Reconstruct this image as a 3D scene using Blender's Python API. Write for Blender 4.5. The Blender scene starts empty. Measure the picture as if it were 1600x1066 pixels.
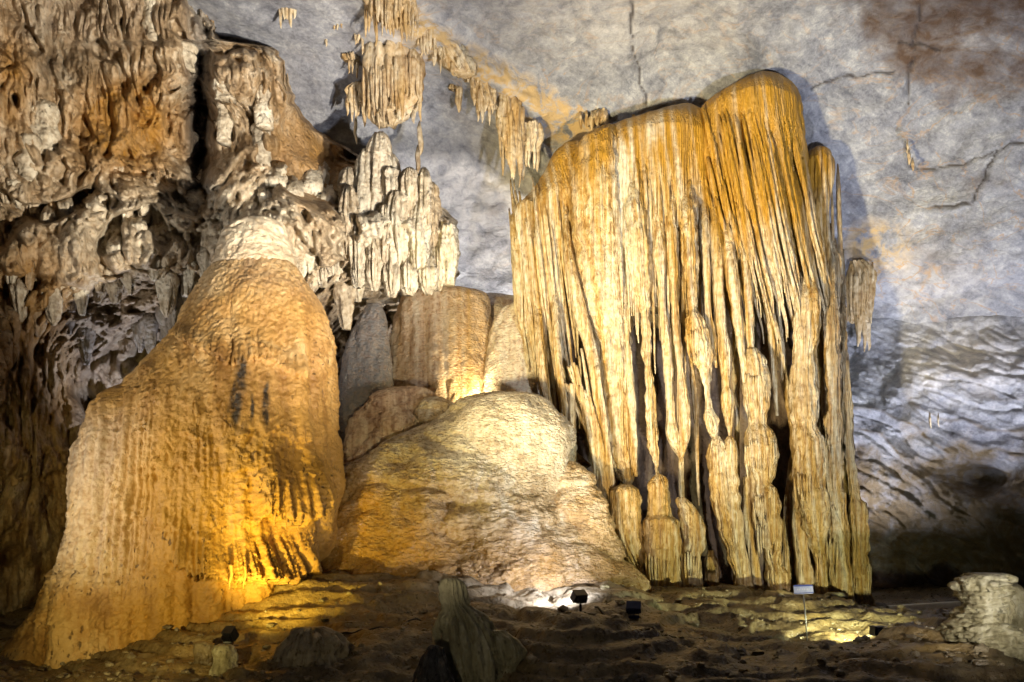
import bpy, math, random
import numpy as np
from mathutils import Vector

# ------------------------------------------------------------------ camera, world, exposure
F, CX, HY, CAMZ = 1386.0, 800.0, 870.0, 1.6      # focal length in photo pixels, optical axis, eye height
scn = bpy.context.scene
COL = scn.collection
cam = bpy.data.cameras.new('camera')
cam.sensor_fit = 'HORIZONTAL'; cam.sensor_width = 36.0
cam.lens = 36.0 * F / 1600.0
cam.shift_y = (HY - 533.0) / 1600.0
cam.clip_end = 300.0
cam_o = bpy.data.objects.new('camera', cam); COL.objects.link(cam_o)
cam_o.location = (0, 0, CAMZ); cam_o.rotation_euler = (math.radians(90), 0, 0)
scn.camera = cam_o
world = bpy.data.worlds.new('World'); scn.world = world; world.use_nodes = True
bg = world.node_tree.nodes['Background']
bg.inputs[0].default_value = (0.80, 0.80, 0.9, 1); bg.inputs[1].default_value = 0.016   # light scattered through the rest of the cavern
scn.view_settings.view_transform = 'Standard'; scn.view_settings.look = 'None'
scn.view_settings.gamma = 1.0; scn.view_settings.use_curve_mapping = False
scn.view_settings.exposure = 0.2
scn.cycles.use_denoising = True
scn.cycles.max_bounces = 3; scn.cycles.diffuse_bounces = 2; scn.cycles.glossy_bounces = 1
scn.cycles.use_adaptive_sampling = True; scn.cycles.adaptive_threshold = 0.03
scn.cycles.caustics_reflective = False; scn.cycles.caustics_refractive = False
scn.cycles.sample_clamp_indirect = 4.0

rng = random.Random(7)
nrg = np.random.default_rng(7)

# ------------------------------------------------------------------ maths helpers
def P(px, py, Y):
    return np.array([(px - CX) / F * Y, Y, CAMZ + (HY - py) / F * Y])

def _h(ix, iy, iz):
    h = (ix.astype(np.uint32) * np.uint32(374761393)) ^ (iy.astype(np.uint32) * np.uint32(668265263)) ^ (iz.astype(np.uint32) * np.uint32(2147483647 - 61))
    h = (h ^ (h >> np.uint32(13))) * np.uint32(1274126177)
    h = (h ^ (h >> np.uint32(15))) * np.uint32(2246822519)
    return h ^ (h >> np.uint32(16))

def gn(x, y, z):
    """gradient noise, about -1..1"""
    x, y, z = np.broadcast_arrays(np.float32(x), np.float32(y), np.float32(z))
    fx, fy, fz = np.floor(x), np.floor(y), np.floor(z)
    ix, iy, iz = fx.astype(np.int32), fy.astype(np.int32), fz.astype(np.int32)
    dx, dy, dz = x - fx, y - fy, z - fz
    u, v, w = [t * t * t * (t * (t * 6 - 15) + 10) for t in (dx, dy, dz)]
    out = 0
    for a in (0, 1):
        wa = u if a else 1 - u
        for b in (0, 1):
            wb = v if b else 1 - v
            for c in (0, 1):
                wc = w if c else 1 - w
                h = _h(ix + a, iy + b, iz + c)
                gx = (h & np.uint32(1023)).astype(np.float32) / 511.5 - 1
                gy = ((h >> np.uint32(10)) & np.uint32(1023)).astype(np.float32) / 511.5 - 1
                gz = ((h >> np.uint32(20)) & np.uint32(1023)).astype(np.float32) / 511.5 - 1
                out = out + wa * wb * wc * (gx * (dx - a) + gy * (dy - b) + gz * (dz - c))
    return out * 1.4

def fbm(x, y, z, o=4, g=0.5):
    s, a = 0, 1.0
    for i in range(o):
        s = s + a * gn(x + 17.3 * i, y - 9.1 * i, z + 5.7 * i)
        x, y, z, a = x * 2.03, y * 2.03, z * 2.03, a * g
    return s

def crease(n, k=4.0):
    return np.clip(1 - np.abs(n) * k, 0, 1) ** 1.5

def worley(x, y, z):
    x, y, z = np.broadcast_arrays(np.float32(x), np.float32(y), np.float32(z))
    fx, fy, fz = np.floor(x), np.floor(y), np.floor(z)
    ix, iy, iz = fx.astype(np.int32), fy.astype(np.int32), fz.astype(np.int32)
    dx, dy, dz = x - fx, y - fy, z - fz
    best = np.full(x.shape, 9.0, np.float32)
    for a in (-1, 0, 1):
        for b in (-1, 0, 1):
            for c in (-1, 0, 1):
                h = _h(ix + a, iy + b, iz + c)
                ox = (h & np.uint32(1023)).astype(np.float32) / 1023 + a - dx
                oy = ((h >> np.uint32(10)) & np.uint32(1023)).astype(np.float32) / 1023 + b - dy
                oz = ((h >> np.uint32(20)) & np.uint32(1023)).astype(np.float32) / 1023 + c - dz
                best = np.minimum(best, ox * ox + oy * oy + oz * oz)
    return np.sqrt(best)

def bumps(x, y, z):
    """rounded cauliflower lumps with sharp valleys, 0..1"""
    return np.sqrt(np.clip(1 - worley(x, y, z) ** 2 / 0.9, 0, 1))

def sm(a, b, x):
    t = np.clip((np.asarray(x, float) - a) / (b - a), 0, 1)
    return t * t * (3 - 2 * t)

def pchip(xs, ys, x):
    xs, ys = np.asarray(xs, float), np.asarray(ys, float)
    if len(xs) < 3:
        return np.interp(x, xs, ys)
    h, d = np.diff(xs), np.diff(ys) / np.diff(xs)
    m = np.zeros(len(xs)); m[0], m[-1] = d[0], d[-1]
    for i in range(1, len(xs) - 1):
        if d[i - 1] * d[i] > 0:
            w1, w2 = 2 * h[i] + h[i - 1], h[i] + 2 * h[i - 1]
            m[i] = (w1 + w2) / (w1 / d[i - 1] + w2 / d[i])
    k = np.clip(np.searchsorted(xs, x) - 1, 0, len(xs) - 2)
    t = np.clip((x - xs[k]) / h[k], 0, 1)
    return (ys[k] * (1 + 2 * t) * (1 - t) ** 2 + m[k] * h[k] * t * (1 - t) ** 2 + ys[k + 1] * t * t * (3 - 2 * t) + m[k + 1] * h[k] * t * t * (t - 1))

def tps(pts, sx, sy, lam=1e-3):
    """thin plate spline through (x, y, value)"""
    p = np.array(pts, float); n = len(p)
    A = p[:, :2] / [sx, sy]
    def U(r2): return 0.5 * r2 * np.log(r2 + 1e-9)
    K = U(((A[:, None] - A[None]) ** 2).sum(-1)) + lam * np.eye(n)
    Q = np.c_[np.ones(n), A]
    M = np.block([[K, Q], [Q.T, np.zeros((3, 3))]])
    w = np.linalg.solve(M, np.r_[p[:, 2], 0, 0, 0])
    def f(x, y):
        x, y = np.broadcast_arrays(np.asarray(x, float) / sx, np.asarray(y, float) / sy)
        o = w[n] + w[n + 1] * x + w[n + 2] * y
        for i in range(n):
            o = o + w[i] * U((x - A[i, 0]) ** 2 + (y - A[i, 1]) ** 2)
        return o
    return f

# ------------------------------------------------------------------ object helpers
def tag(o, label=None, cat=None, group=None, kind=None):
    if label: o['label'] = label
    if cat: o['category'] = cat
    if group: o['group'] = group
    if kind: o['kind'] = kind
    return o

def thing(name, loc, label, cat, group=None):
    o = bpy.data.objects.new(name, None); COL.objects.link(o)
    o.empty_display_size = 0.3; o.location = tuple(float(v) for v in loc)
    return tag(o, label, cat, group)

def wpos(o):
    v = Vector((0, 0, 0))
    while o is not None:
        v = v + Vector(o.location); o = o.parent
    return np.array(v)

def link_mesh(name, me, mat, parent=None, origin=None):
    if mat is not None: me.materials.append(mat)
    o = bpy.data.objects.new(name, me); COL.objects.link(o)
    if parent is not None:
        o.parent = parent
    return o

def raw_mesh(name, V, quads, tris, mat, parent=None, attrs=None, smooth=True):
    """V in world space; stored relative to the parent (parents are never rotated)"""
    V = np.asarray(V, np.float64).reshape(-1, 3)
    org = wpos(parent) if parent is not None else V.mean(0) * [1, 1, 0] + [0, 0, V[:, 2].min()]
    me = bpy.data.meshes.new(name)
    me.vertices.add(len(V)); me.vertices.foreach_set('co', (V - org).astype(np.float32).ravel())
    quads = np.asarray(quads, np.int32).reshape(-1, 4); tris = np.asarray(tris, np.int32).reshape(-1, 3)
    me.loops.add(quads.size + tris.size)
    me.loops.foreach_set('vertex_index', np.r_[quads.ravel(), tris.ravel()].astype(np.int32))
    nq, nt = len(quads), len(tris)
    me.polygons.add(nq + nt)
    me.polygons.foreach_set('loop_start', np.r_[np.arange(nq) * 4, nq * 4 + np.arange(nt) * 3].astype(np.int32))
    me.update(calc_edges=True)
    me.polygons.foreach_set('use_smooth', np.full(nq + nt, bool(smooth)))
    for k, a in (attrs or {}).items():
        at = me.attributes.new(k, 'FLOAT', 'POINT'); at.data.foreach_set('value', np.asarray(a, np.float32).ravel())
    o = link_mesh(name, me, mat, parent)
    if parent is None: o.location = tuple(float(v) for v in org)
    return o

def sheet(name, V, mat, parent=None, attrs=None, flip=False):
    n, m = V.shape[:2]
    i = np.arange(n * m).reshape(n, m)
    q = np.stack([i[:-1, :-1], i[:-1, 1:], i[1:, 1:], i[1:, :-1]], -1).reshape(-1, 4)
    if flip: q = q[:, ::-1]
    return raw_mesh(name, V, q, [], mat, parent, attrs)

def body(name, rows, Y, mat, k=1.0, nu=40, nv=60, disp=None, parent=None, attr=None, front=0.55, ry=None, zf=0.0, flat=1.0):
    """closed upright body: rows (py, xl, xr[, Y]) give its outline as seen from the front at depth Y"""
    rows = sorted(rows)
    py = [r[0] for r in rows]
    t = np.linspace(py[0], py[-1], nv)
    xl, xr = pchip(py, [r[1] for r in rows], t), pchip(py, [r[2] for r in rows], t)
    Yr = pchip(py, [r[3] if len(r) > 3 else Y for r in rows], t)
    xc, hw = (xl + xr) / 2, np.maximum((xr - xl) / 2, 0.3)
    s = (np.arange(nu) / nu) * 2 - 1
    th = -math.pi / 2 + math.pi * (front * s + (1 - front) * s ** 3)
    T, TH = np.meshgrid(t, th, indexing='ij')
    c = lambda a: a[:, None]
    SN = np.sign(np.sin(TH)) * np.abs(np.sin(TH)) ** flat
    al, ar = xl.copy(), xr.copy()
    for it in range(4):                                  # the rows are the limb as seen, so allow for the body's own depth
        rx = np.maximum((ar - al) / 2, .3) / F * Yr
        RY = rx * k if ry is None else np.minimum(rx * k, ry)
        X = c(((al + ar) / 2 - CX) / F * Yr) + c(rx) * np.cos(TH)
        YY = c(Yr) + c(RY) * SN
        q = CX + X / YY * F
        if it < 3: al, ar = al + (xc - hw - q.min(1)), ar + (xc + hw - q.max(1))
    i0, i1 = q.argmin(1), q.argmax(1); rr = np.arange(nv)
    Yl = (YY[rr, i0] + YY[rr, i1]) / 2
    Z = c(CAMZ + (HY - t) / F * (Yr - zf * RY if zf else Yl)) + 0 * TH
    nx, ny = np.cos(TH) / c(rx), np.sin(TH) / c(RY)
    nl = np.sqrt(nx * nx + ny * ny); nx, ny = nx / nl, ny / nl
    ppx, ppy = CX + X / YY * F, HY - (Z - CAMZ) / YY * F
    env = dict(px=ppx, py=ppy, row=T, X=X, Y=YY, Z=Z, th=TH, r=c(rx) + 0 * TH)
    if disp is not None:
        d = disp(env); X = X + nx * d; YY = YY + ny * d
        env.update(X=X, Y=YY)
    V = np.stack([X, YY, Z], -1)
    n, m = V.shape[:2]
    i = np.arange(n * m).reshape(n, m); j = np.roll(i, -1, 1)
    q = np.stack([i[1:], j[1:], j[:-1], i[:-1]], -1).reshape(-1, 4)
    top, bot = V[0].mean(0), V[-1].mean(0)
    VV = np.r_[V.reshape(-1, 3), [top], [bot]]
    a, b = n * m, n * m + 1
    tri = np.r_[np.stack([np.full(m, a), i[0], j[0]], -1)[:, [0, 1, 2]], np.stack([np.full(m, b), j[-1], i[-1]], -1)]
    at = {}
    if attr is not None:
        for kk, v in attr(env).items():
            v = np.broadcast_to(v, TH.shape)
            at[kk] = np.r_[v.ravel(), v[0].mean(), v[-1].mean()]
    return raw_mesh(name, VV, q, tri, mat, parent, at)

def strand(name, rows, Y, mat, **kw):
    """rows (py, xc, halfwidth[, Y])"""
    return body(name, [(r[0], r[1] - r[2], r[1] + r[2]) + tuple(r[3:]) for r in rows], Y, mat, **kw)

def mkd(rough=0.02, nf=3.0, zs=1.0, flute=0.0, nfl=2.0, fz=0.25, band=0.0, bf=2.5, pop=0.0, pf=5.0, seed=0.0):
    """standard displacement: rough noise, vertical flutes, growth bands and popcorn (metres)"""
    def f(e):
        X, Y, Z, th = e['X'] + seed, e['Y'], e['Z'], e['th']
        d = 0
        if rough: d = d + rough * fbm(X * nf, Y * nf, Z * nf * zs, 3)
        if flute:
            wob = 0.5 * gn(X * 0.7, Y * 0.7, Z * 0.5)
            n = gn(np.cos(th) * nfl + seed + wob, np.sin(th) * nfl, Z * fz)
            n2 = gn(np.cos(th) * nfl * 2.3 + seed, np.sin(th) * nfl * 2.3 + wob, Z * fz * 1.5 + 4)
            d = d - flute * crease(n, 3.2) - 0.5 * flute * crease(n2, 3.2)
        if band: d = d + band * (gn(Z * bf + seed, X * 0.6, Y * 0.6) - 0.7 * crease(gn(Z * bf * 0.8 + 9 + seed, X * .8, 2.2), 5))
        if pop: d = d + pop * bumps(X * pf, Y * pf, Z * pf * 0.8)
        return d * np.minimum(1, e['r'] / 0.10)
    return f

# ------------------------------------------------------------------ materials
def L(v): return tuple(v) + (1,)

class NT:
    def __init__(s, name):
        s.m = bpy.data.materials.new(name); s.m.use_nodes = True
        s.t = s.m.node_tree; s.N = s.t.nodes; s.b = s.N['Principled BSDF']
        s.pos = s.N.new('ShaderNodeNewGeometry').outputs['Position']
    def link(s, a, b): s.t.links.new(a, b)
    def sock(s, v, i):
        if hasattr(v, 'default_value') or hasattr(v, 'is_linked'): s.link(v, i)
        else: i.default_value = v
    def noise(s, scale, detail=4, dist=0.0, rough=0.55, off=0.0, rot=None):
        mp = s.N.new('ShaderNodeMapping'); s.link(s.pos, mp.inputs[0])
        mp.inputs['Scale'].default_value = scale if hasattr(scale, '__len__') else (scale,) * 3
        mp.inputs['Location'].default_value = (off, off * 0.7, off * 1.3)
        if rot:
            r0 = s.N.new('ShaderNodeMapping'); s.link(s.pos, r0.inputs[0]); r0.inputs['Rotation'].default_value = rot; s.link(r0.outputs[0], mp.inputs[0])
        n = s.N.new('ShaderNodeTexNoise'); s.link(mp.outputs[0], n.inputs['Vector'])
        n.inputs['Scale'].default_value = 1.0; n.inputs['Detail'].default_value = detail
        n.inputs['Roughness'].default_value = rough; n.inputs['Distortion'].default_value = dist
        return n.outputs['Fac']
    def voro(s, scale, feat='F1', off=0.0):
        mp = s.N.new('ShaderNodeMapping'); s.link(s.pos, mp.inputs[0])
        mp.inputs['Scale'].default_value = scale if hasattr(scale, '__len__') else (scale,) * 3
        mp.inputs['Location'].default_value = (off,) * 3
        n = s.N.new('ShaderNodeTexVoronoi'); n.feature = feat; s.link(mp.outputs[0], n.inputs['Vector']); n.inputs['Scale'].default_value = 1.0
        return n.outputs['Distance']
    def math(s, op, a, b=0.0, c=None, clamp=False):
        n = s.N.new('ShaderNodeMath'); n.operation = op; n.use_clamp = clamp
        s.sock(a, n.inputs[0]); s.sock(b, n.inputs[1])
        if c is not None: s.sock(c, n.inputs[2])
        return n.outputs[0]
    def ramp(s, fac, stops, interp='LINEAR'):
        r = s.N.new('ShaderNodeValToRGB'); r.color_ramp.interpolation = interp
        el = r.color_ramp.elements
        while len(el) < len(stops): el.new(0.5)
        for e, (p, c) in zip(el, stops): e.position = p; e.color = L(c) if len(c) == 3 else c
        s.link(fac, r.inputs[0]); return r.outputs[0]
    def rng(s, v, a, b, c=0.0, d=1.0):
        n = s.N.new('ShaderNodeMapRange'); n.inputs[1].default_value = a; n.inputs[2].default_value = b
        n.inputs[3].default_value = c; n.inputs[4].default_value = d; s.link(v, n.inputs[0]); return n.outputs[0]
    def mix(s, f, a, b, mode='MIX'):
        n = s.N.new('ShaderNodeMix'); n.data_type = 'RGBA'; n.blend_type = mode
        s.sock(f, n.inputs[0])
        for v, i in ((a, n.inputs[6]), (b, n.inputs[7])):
            if isinstance(v, tuple): i.default_value = L(v[:3])
            else: s.link(v, i)
        return n.outputs[2]
    def attr(s, name):
        n = s.N.new('ShaderNodeAttribute'); n.attribute_name = name; return n.outputs['Fac']
    def bump(s, h, strength, dist, nrm=None):
        n = s.N.new('ShaderNodeBump'); n.inputs['Strength'].default_value = strength; n.inputs['Distance'].default_value = dist
        s.link(h, n.inputs['Height'])
        if nrm is not None: s.link(nrm, n.inputs['Normal'])
        return n.outputs[0]

def calcite(name, dark, mid, light, ochre=(.44, .24, .045), streak=(5, 5, .35), big=0.7, bump=0.5, pits=0.35, popcorn=0.0, ripple=0.0, rough=0.5, spec=0.4, lines=0.0, con=1.0, sw=.45):
    g = NT(name)
    n1 = g.noise(streak, 3, 0.3); n2 = g.noise(big, 2, 1.0, off=3.0); n3 = g.noise(9, 3, 0.0, off=7)
    fac = g.math('ADD', g.math('MULTIPLY', n1, sw), g.math('ADD', g.math('MULTIPLY', n2, 0.78 - sw), g.math('MULTIPLY', n3, 0.22)))
    col = g.ramp(fac, [(0.5 - .14 / con, dark), (0.5, mid), (0.5 + .14 / con, light)])
    om = g.math('MULTIPLY', g.attr('ochre'), g.rng(n1, .3, .6, .6, 1.1), clamp=True)
    col = g.mix(om, col, g.mix(n3, tuple(c * .8 for c in ochre), tuple(min(1, c * 1.35) for c in ochre)))
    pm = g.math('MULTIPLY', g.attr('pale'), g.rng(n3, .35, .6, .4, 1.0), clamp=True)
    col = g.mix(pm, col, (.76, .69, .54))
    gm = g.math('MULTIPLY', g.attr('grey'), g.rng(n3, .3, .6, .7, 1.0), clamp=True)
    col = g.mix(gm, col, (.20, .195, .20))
    # dirt caught in small pits
    pit = g.noise((11, 11, 7), 1, 0.0, off=21)
    pmask = g.math('MULTIPLY', g.rng(pit, 0.36, 0.28), g.rng(n2, .44, .58))
    col = g.mix(g.math('MULTIPLY', pmask, pits, clamp=True), col, tuple(c * 0.25 for c in dark))
    so = g.math('MULTIPLY', g.attr('soot_shade'), g.rng(n3, .3, .55, .5, 1.2), clamp=True)
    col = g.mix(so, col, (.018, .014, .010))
    g.link(col, g.b.inputs['Base Color'])
    g.b.inputs['Specular IOR Level'].default_value = spec
    g.link(g.rng(n3, .3, .7, rough - .12, rough + .14), g.b.inputs['Roughness'])
    h = g.math('MULTIPLY', g.noise(15, 4, 0.0, .65, off=5), bump)
    h = g.math('ADD', h, g.math('MULTIPLY', pmask, -0.5 * bump))
    if popcorn: h = g.math('ADD', h, g.math('MULTIPLY', g.voro(10), -popcorn))
    if ripple: h = g.math('ADD', h, g.math('MULTIPLY', g.noise((11, 11, 21), 3, 0.4, .62, off=31), ripple * 1.3))
    if lines: h = g.math('ADD', h, g.math('MULTIPLY', g.noise((32, 32, .6), 2, 0.0, .6, off=41), lines))
    g.link(g.bump(h, 1.0, 0.055), g.b.inputs['Normal'])
    return g.m

def limestone(name):
    g = NT(name)
    n1 = g.noise((.55, .55, .8), 4, 0.9, .6); n2 = g.noise(2.6, 4, .6, .65, off=4); n3 = g.noise(13, 4, .4, .68, off=8)
    n4 = g.noise((.7, 3.5, 7.0), 5, .8, .7, off=23, rot=(0, math.radians(-32), 0)); n5 = g.noise((9, 3.5, .9), 4, .6, .7, off=29, rot=(0, math.radians(-24), 0))
    fac = g.math('ADD', g.math('ADD', g.math('MULTIPLY', n1, .32), g.math('MULTIPLY', n2, .24)), g.math('ADD', g.math('MULTIPLY', n3, .22), g.math('ADD', g.math('MULTIPLY', n4, .18), g.math('MULTIPLY', n5, .04))))
    col = g.ramp(fac, [(.40, (.11, .115, .14)), (.47, (.215, .22, .25)), (.54, (.33, .335, .36)), (.61, (.52, .515, .52))])
    pale = g.math('MULTIPLY', g.attr('pale'), g.rng(n2, .3, .62, .2, 1.0), clamp=True)
    col = g.mix(pale, col, (.66, .61, .56))
    v = g.math('ABSOLUTE', g.math('SUBTRACT', g.noise((.5, .9, .9), 3, 1.4, .55, off=13), .5))
    vein = g.math('MULTIPLY', g.rng(v, .020, .002), g.math('MULTIPLY', g.attr('ochre'), g.rng(n2, .35, .6, .0, 1.1)), clamp=True)
    col = g.mix(vein, col, (.46, .25, .07))
    och = g.math('MULTIPLY', g.math('SUBTRACT', g.attr('ochre'), .55), g.rng(n2, .40, .62, 0, 2.2), clamp=True)
    col = g.mix(och, col, (.52, .36, .17))
    rust = g.math('MULTIPLY', g.attr('rust'), g.rng(n2, .25, .6, .5, 1.0), clamp=True)
    col = g.mix(rust, col, g.mix(n3, (.055, .030, .018), (.13, .078, .048)))  # rust stain, its colour darkened to paint the unlit corner
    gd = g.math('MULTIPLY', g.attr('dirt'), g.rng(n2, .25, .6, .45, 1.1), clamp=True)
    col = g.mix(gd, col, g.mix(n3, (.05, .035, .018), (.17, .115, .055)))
    ck = g.attr('crack')
    col = g.mix(ck, col, (.05, .04, .04))
    g.link(col, g.b.inputs['Base Color'])
    g.b.inputs['Specular IOR Level'].default_value = .35
    g.link(g.rng(n3, .3, .7, .45, .7), g.b.inputs['Roughness'])
    nrm = g.bump(g.noise((3.0, 4, 6.5), 7, .9, .75, off=5), .65, .13)
    g.link(nrm, g.b.inputs['Normal'])
    return g.m

def plain(name, col, rough=.5, metal=0.0):
    g = NT(name)
    n = g.noise(14, 3)
    g.link(g.mix(n, tuple(c * .8 for c in col), tuple(min(1, c * 1.2) for c in col)), g.b.inputs['Base Color'])
    g.link(g.rng(n, .3, .7, rough - .08, rough + .08), g.b.inputs['Roughness'])
    g.b.inputs['Metallic'].default_value = metal
    return g.m

def emitter(name, col, s):
    g = NT(name); g.b.inputs['Base Color'].default_value = (.8, .8, .8, 1)
    g.b.inputs['Emission Color'].default_value = L(col); g.b.inputs['Emission Strength'].default_value = s
    return g.m

M = dict(
    drape=calcite('drapery_calcite', (.30, .16, .05), (.58, .40, .17), (.80, .69, .46), ochre=(.44, .23, .022), streak=(15, 15, .22), con=1.6, sw=.6, bump=.45, pits=.3, ripple=.0, rough=.42, lines=1.7),
    back=calcite('shaded_backing_calcite', (.10, .07, .055), (.19, .13, .09), (.30, .22, .15), streak=(7, 7, .3), bump=.5, popcorn=.3),  # kept dark to paint shade into the gaps between strands
    cone=calcite('bell_calcite', (.21, .10, .03), (.41, .235, .085), (.58, .40, .20), con=1.4, ochre=(.40, .21, .03), streak=(2.6, 2.6, .5), bump=.55, pits=.75, ripple=.12, rough=.52),
    cap=calcite('cap_calcite', (.28, .17, .08), (.46, .32, .18), (.62, .49, .32), streak=(2, 2, 6), bump=.5, pits=.4, ripple=.4),
    mound=calcite('mound_calcite', (.24, .15, .065), (.48, .355, .21), (.70, .62, .50), con=1.4, ochre=(.42, .22, .04), streak=(3, 3, 1.2), bump=.6, pits=.3, ripple=1.5, rough=.30, spec=.8),
    pillar=calcite('pillar_calcite', (.34, .18, .10), (.60, .40, .25), (.78, .62, .45), con=1.7, sw=.6, streak=(6, 6, .12), bump=.5, pits=.2, ripple=.9, rough=.34, spec=.6),
    wall=calcite('wall_calcite', (.13, .085, .045), (.40, .30, .19), (.72, .64, .50), ochre=(.34, .17, .03), con=1.4, streak=(3, 3, 1.0), big=.9, bump=.9, pits=.5, popcorn=.55, rough=.55),
    hang=calcite('hanging_calcite', (.24, .13, .05), (.48, .33, .16), (.70, .58, .38), con=1.5, streak=(11, 11, .5), bump=.5, pits=.3, popcorn=.25),
    mud=calcite('mud_ground', (.065, .043, .02), (.135, .093, .042), (.26, .195, .10), con=1.4, ochre=(.40, .25, .07), streak=(1.5, 1.5, 4), bump=.8, pits=.5, popcorn=.2, rough=.34, spec=.6),
    dull=calcite('mossy_calcite', (.15, .13, .08), (.28, .255, .16), (.44, .41, .30), streak=(6, 6, .6), bump=.8, pits=.5, popcorn=.5),
    pale=calcite('greenish_calcite', (.17, .14, .065), (.38, .33, .19), (.60, .55, .38), streak=(5, 5, 2.0), con=1.4, bump=1.0, pits=.7, popcorn=.6),
    black=calcite('blackened_calcite', (.012, .011, .012), (.025, .023, .025), (.06, .055, .055), bump=.7, pits=.3, rough=.35),
    stone=limestone('grey_limestone'),
    housing=plain('black_housing', (.012, .012, .014), .4), blue=plain('blue_housing', (.010, .016, .075), .4),
    steel=plain('grey_steel', (.30, .30, .31), .4, .6), board=plain('sign_face', (.62, .66, .82), .4), boardblue=plain('sign_blue', (.10, .14, .42), .4),
    ink=plain('sign_ink', (.86, .88, .95), .5), cable=plain('cable_rubber', (.012, .012, .013), .5), concrete=plain('path_concrete', (.80, .78, .70), .7),
)

# ------------------------------------------------------------------ lamps: every light sits in a floodlight; a few unseen ones are added as fill
def box_mesh(name, c, sx, sy, sz, mat, parent, R=None, bevel=0.012):
    import bmesh
    bm = bmesh.new(); bmesh.ops.create_cube(bm, size=1)
    for v in bm.verts: v.co = Vector((v.co.x * sx, v.co.y * sy, v.co.z * sz))
    if bevel: bmesh.ops.bevel(bm, geom=bm.edges[:], offset=min(bevel, sx * .3, sy * .3, sz * .3), segments=2, affect='EDGES')
    for v in bm.verts:
        p = Vector(v.co) + Vector(c)
        v.co = R @ p if R is not None else p
    me = bpy.data.meshes.new(name); bm.to_mesh(me); bm.free()
    return link_mesh(name, me, mat, parent)

def floodlight(pos, aim, label, col, watts, size_deg=110, blend=1.0, mat='housing', w=.40, h=.26, lift=.24, lit=True, roundish=False, soft=.045):
    """pos = foot of the lamp, aim = point it shines at"""
    pos = np.asarray(pos, float); t = thing('floodlight', pos, label, 'floodlight', 'floodlights')
    head = Vector((0, 0, lift + h * .5))
    d = (Vector(tuple(aim)) - Vector(tuple(pos)) - head).normalized()
    R = d.to_track_quat('Y', 'Z').to_matrix()
    def part(name, c, sx, sy, sz, m, parent=t, bevel=.012):
        o = box_mesh(name, c, sx, sy, sz, m, parent, R, bevel)
        for v in o.data.vertices: v.co = v.co + head
        return o
    hs = part('housing', (0, 0, 0), w, .09, h, M[mat], bevel=(.1 if roundish else .018))
    for i in range(7):
        part('cooling_fin', ((i - 3) * w / 8, -.06, 0), .008, .05, h * .8, M[mat], hs, .002)
    part('visor', (0, .07, h * .5 + .004), w + .02, .17, .012, M[mat], hs, .002); part('visor', (0, .05, -h * .5 - .004), w + .02, .13, .012, M[mat], hs, .002)
    for sg in (-1, 1): part('visor', (sg * (w * .5 + .004), .06, 0), .012, .15, h, M[mat], hs, .002)
    part('lens', (0, .05, 0), w * .9, .012, h * .86, emitter('lens_glow', col, 6 if lit else 0) if lit else M['steel'], hs, .004)
    box_mesh('bracket', (0, 0, lift * .62), .045, .045, lift * .75, M[mat], t)
    box_mesh('base_plate', (0, 0, .03), w * .8, .16, .06, M[mat], t)
    if lit:
        ld = bpy.data.lights.new('lamp', 'SPOT'); ld.energy = watts; ld.color = col
        ld.spot_size = math.radians(size_deg); ld.spot_blend = blend; ld.shadow_soft_size = soft
        lo = bpy.data.objects.new('lamp', ld); COL.objects.link(lo); lo.parent = t
        lo.location = head + d * .105; lo.rotation_euler = d.to_track_quat('-Z', 'Y').to_euler()
    return t

YEL, WARM, WHITE, LILAC, GREEN = (1, .76, .14), (1, .86, .58), (1, .95, .88), (.80, .84, 1), (.95, 1, .60)

# ------------------------------------------------------------------ ground
GP = []
def gp(px, py, Y): 
    p = P(px, py, Y); GP.append((p[0], p[1], p[2]))
for x in (-18, -9, 0, 9, 18):
    for y, z in ((-6, 0), (3, 0), (6, -.3), (8.5, -1.0), (11, -1.2), (12.8, -.5)): GP.append((x, y, z))
for px, py in ((-200, 1075), (50, 1075), (200, 1066), (330, 1050), (480, 1020), (620, 1010), (760, 1005), (860, 985), (960, 985), (1050, 1003), (1150, 1012), (1280, 1016), (1400, 1000), (1480, 975), (1600, 985), (1900, 990)):
    gp(px, py, 14.0)                                          # brow of the dark foreground bank
for px, py, Y in ((-300, 1030, 17), (20, 1032, 16.2), (120, 1036, 15.7), (230, 1012, 15.5), (310, 988, 15.6), (400, 952, 16.2), (440, 1000, 15.2), (480, 905, 17.3), (560, 940, 16.2), (600, 905, 17.8), (640, 955, 15.8),
                  (750, 906, 18.2), (740, 945, 16.4), (870, 960, 16.6), (900, 908, 18.4), (960, 950, 16.8), (1000, 920, 19.4), (1060, 985, 16.2), (1100, 928, 20.0), (1120, 940, 18.6), (1240, 930, 20.2), (1250, 948, 18.4), (1260, 1008, 15.8),
                  (1340, 950, 19.4), (1380, 1000, 15.8), (1400, 952, 20.5), (1480, 946, 21), (1500, 962, 17.5), (1620, 950, 20), (1900, 940, 20), (-300, 1000, 20), (100, 930, 21), (30, 900, 22), (600, 880, 22), (1000, 905, 24), (1450, 925, 24), (1700, 920, 24), (2300, 920, 24), (-900, 980, 22)):
    gp(px, py, Y)
for x in (-20, -8, 0, 8, 20): GP.append((x, 30, 0.9))
gz0 = tps(GP, 1, 1, 0.02)
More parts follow.
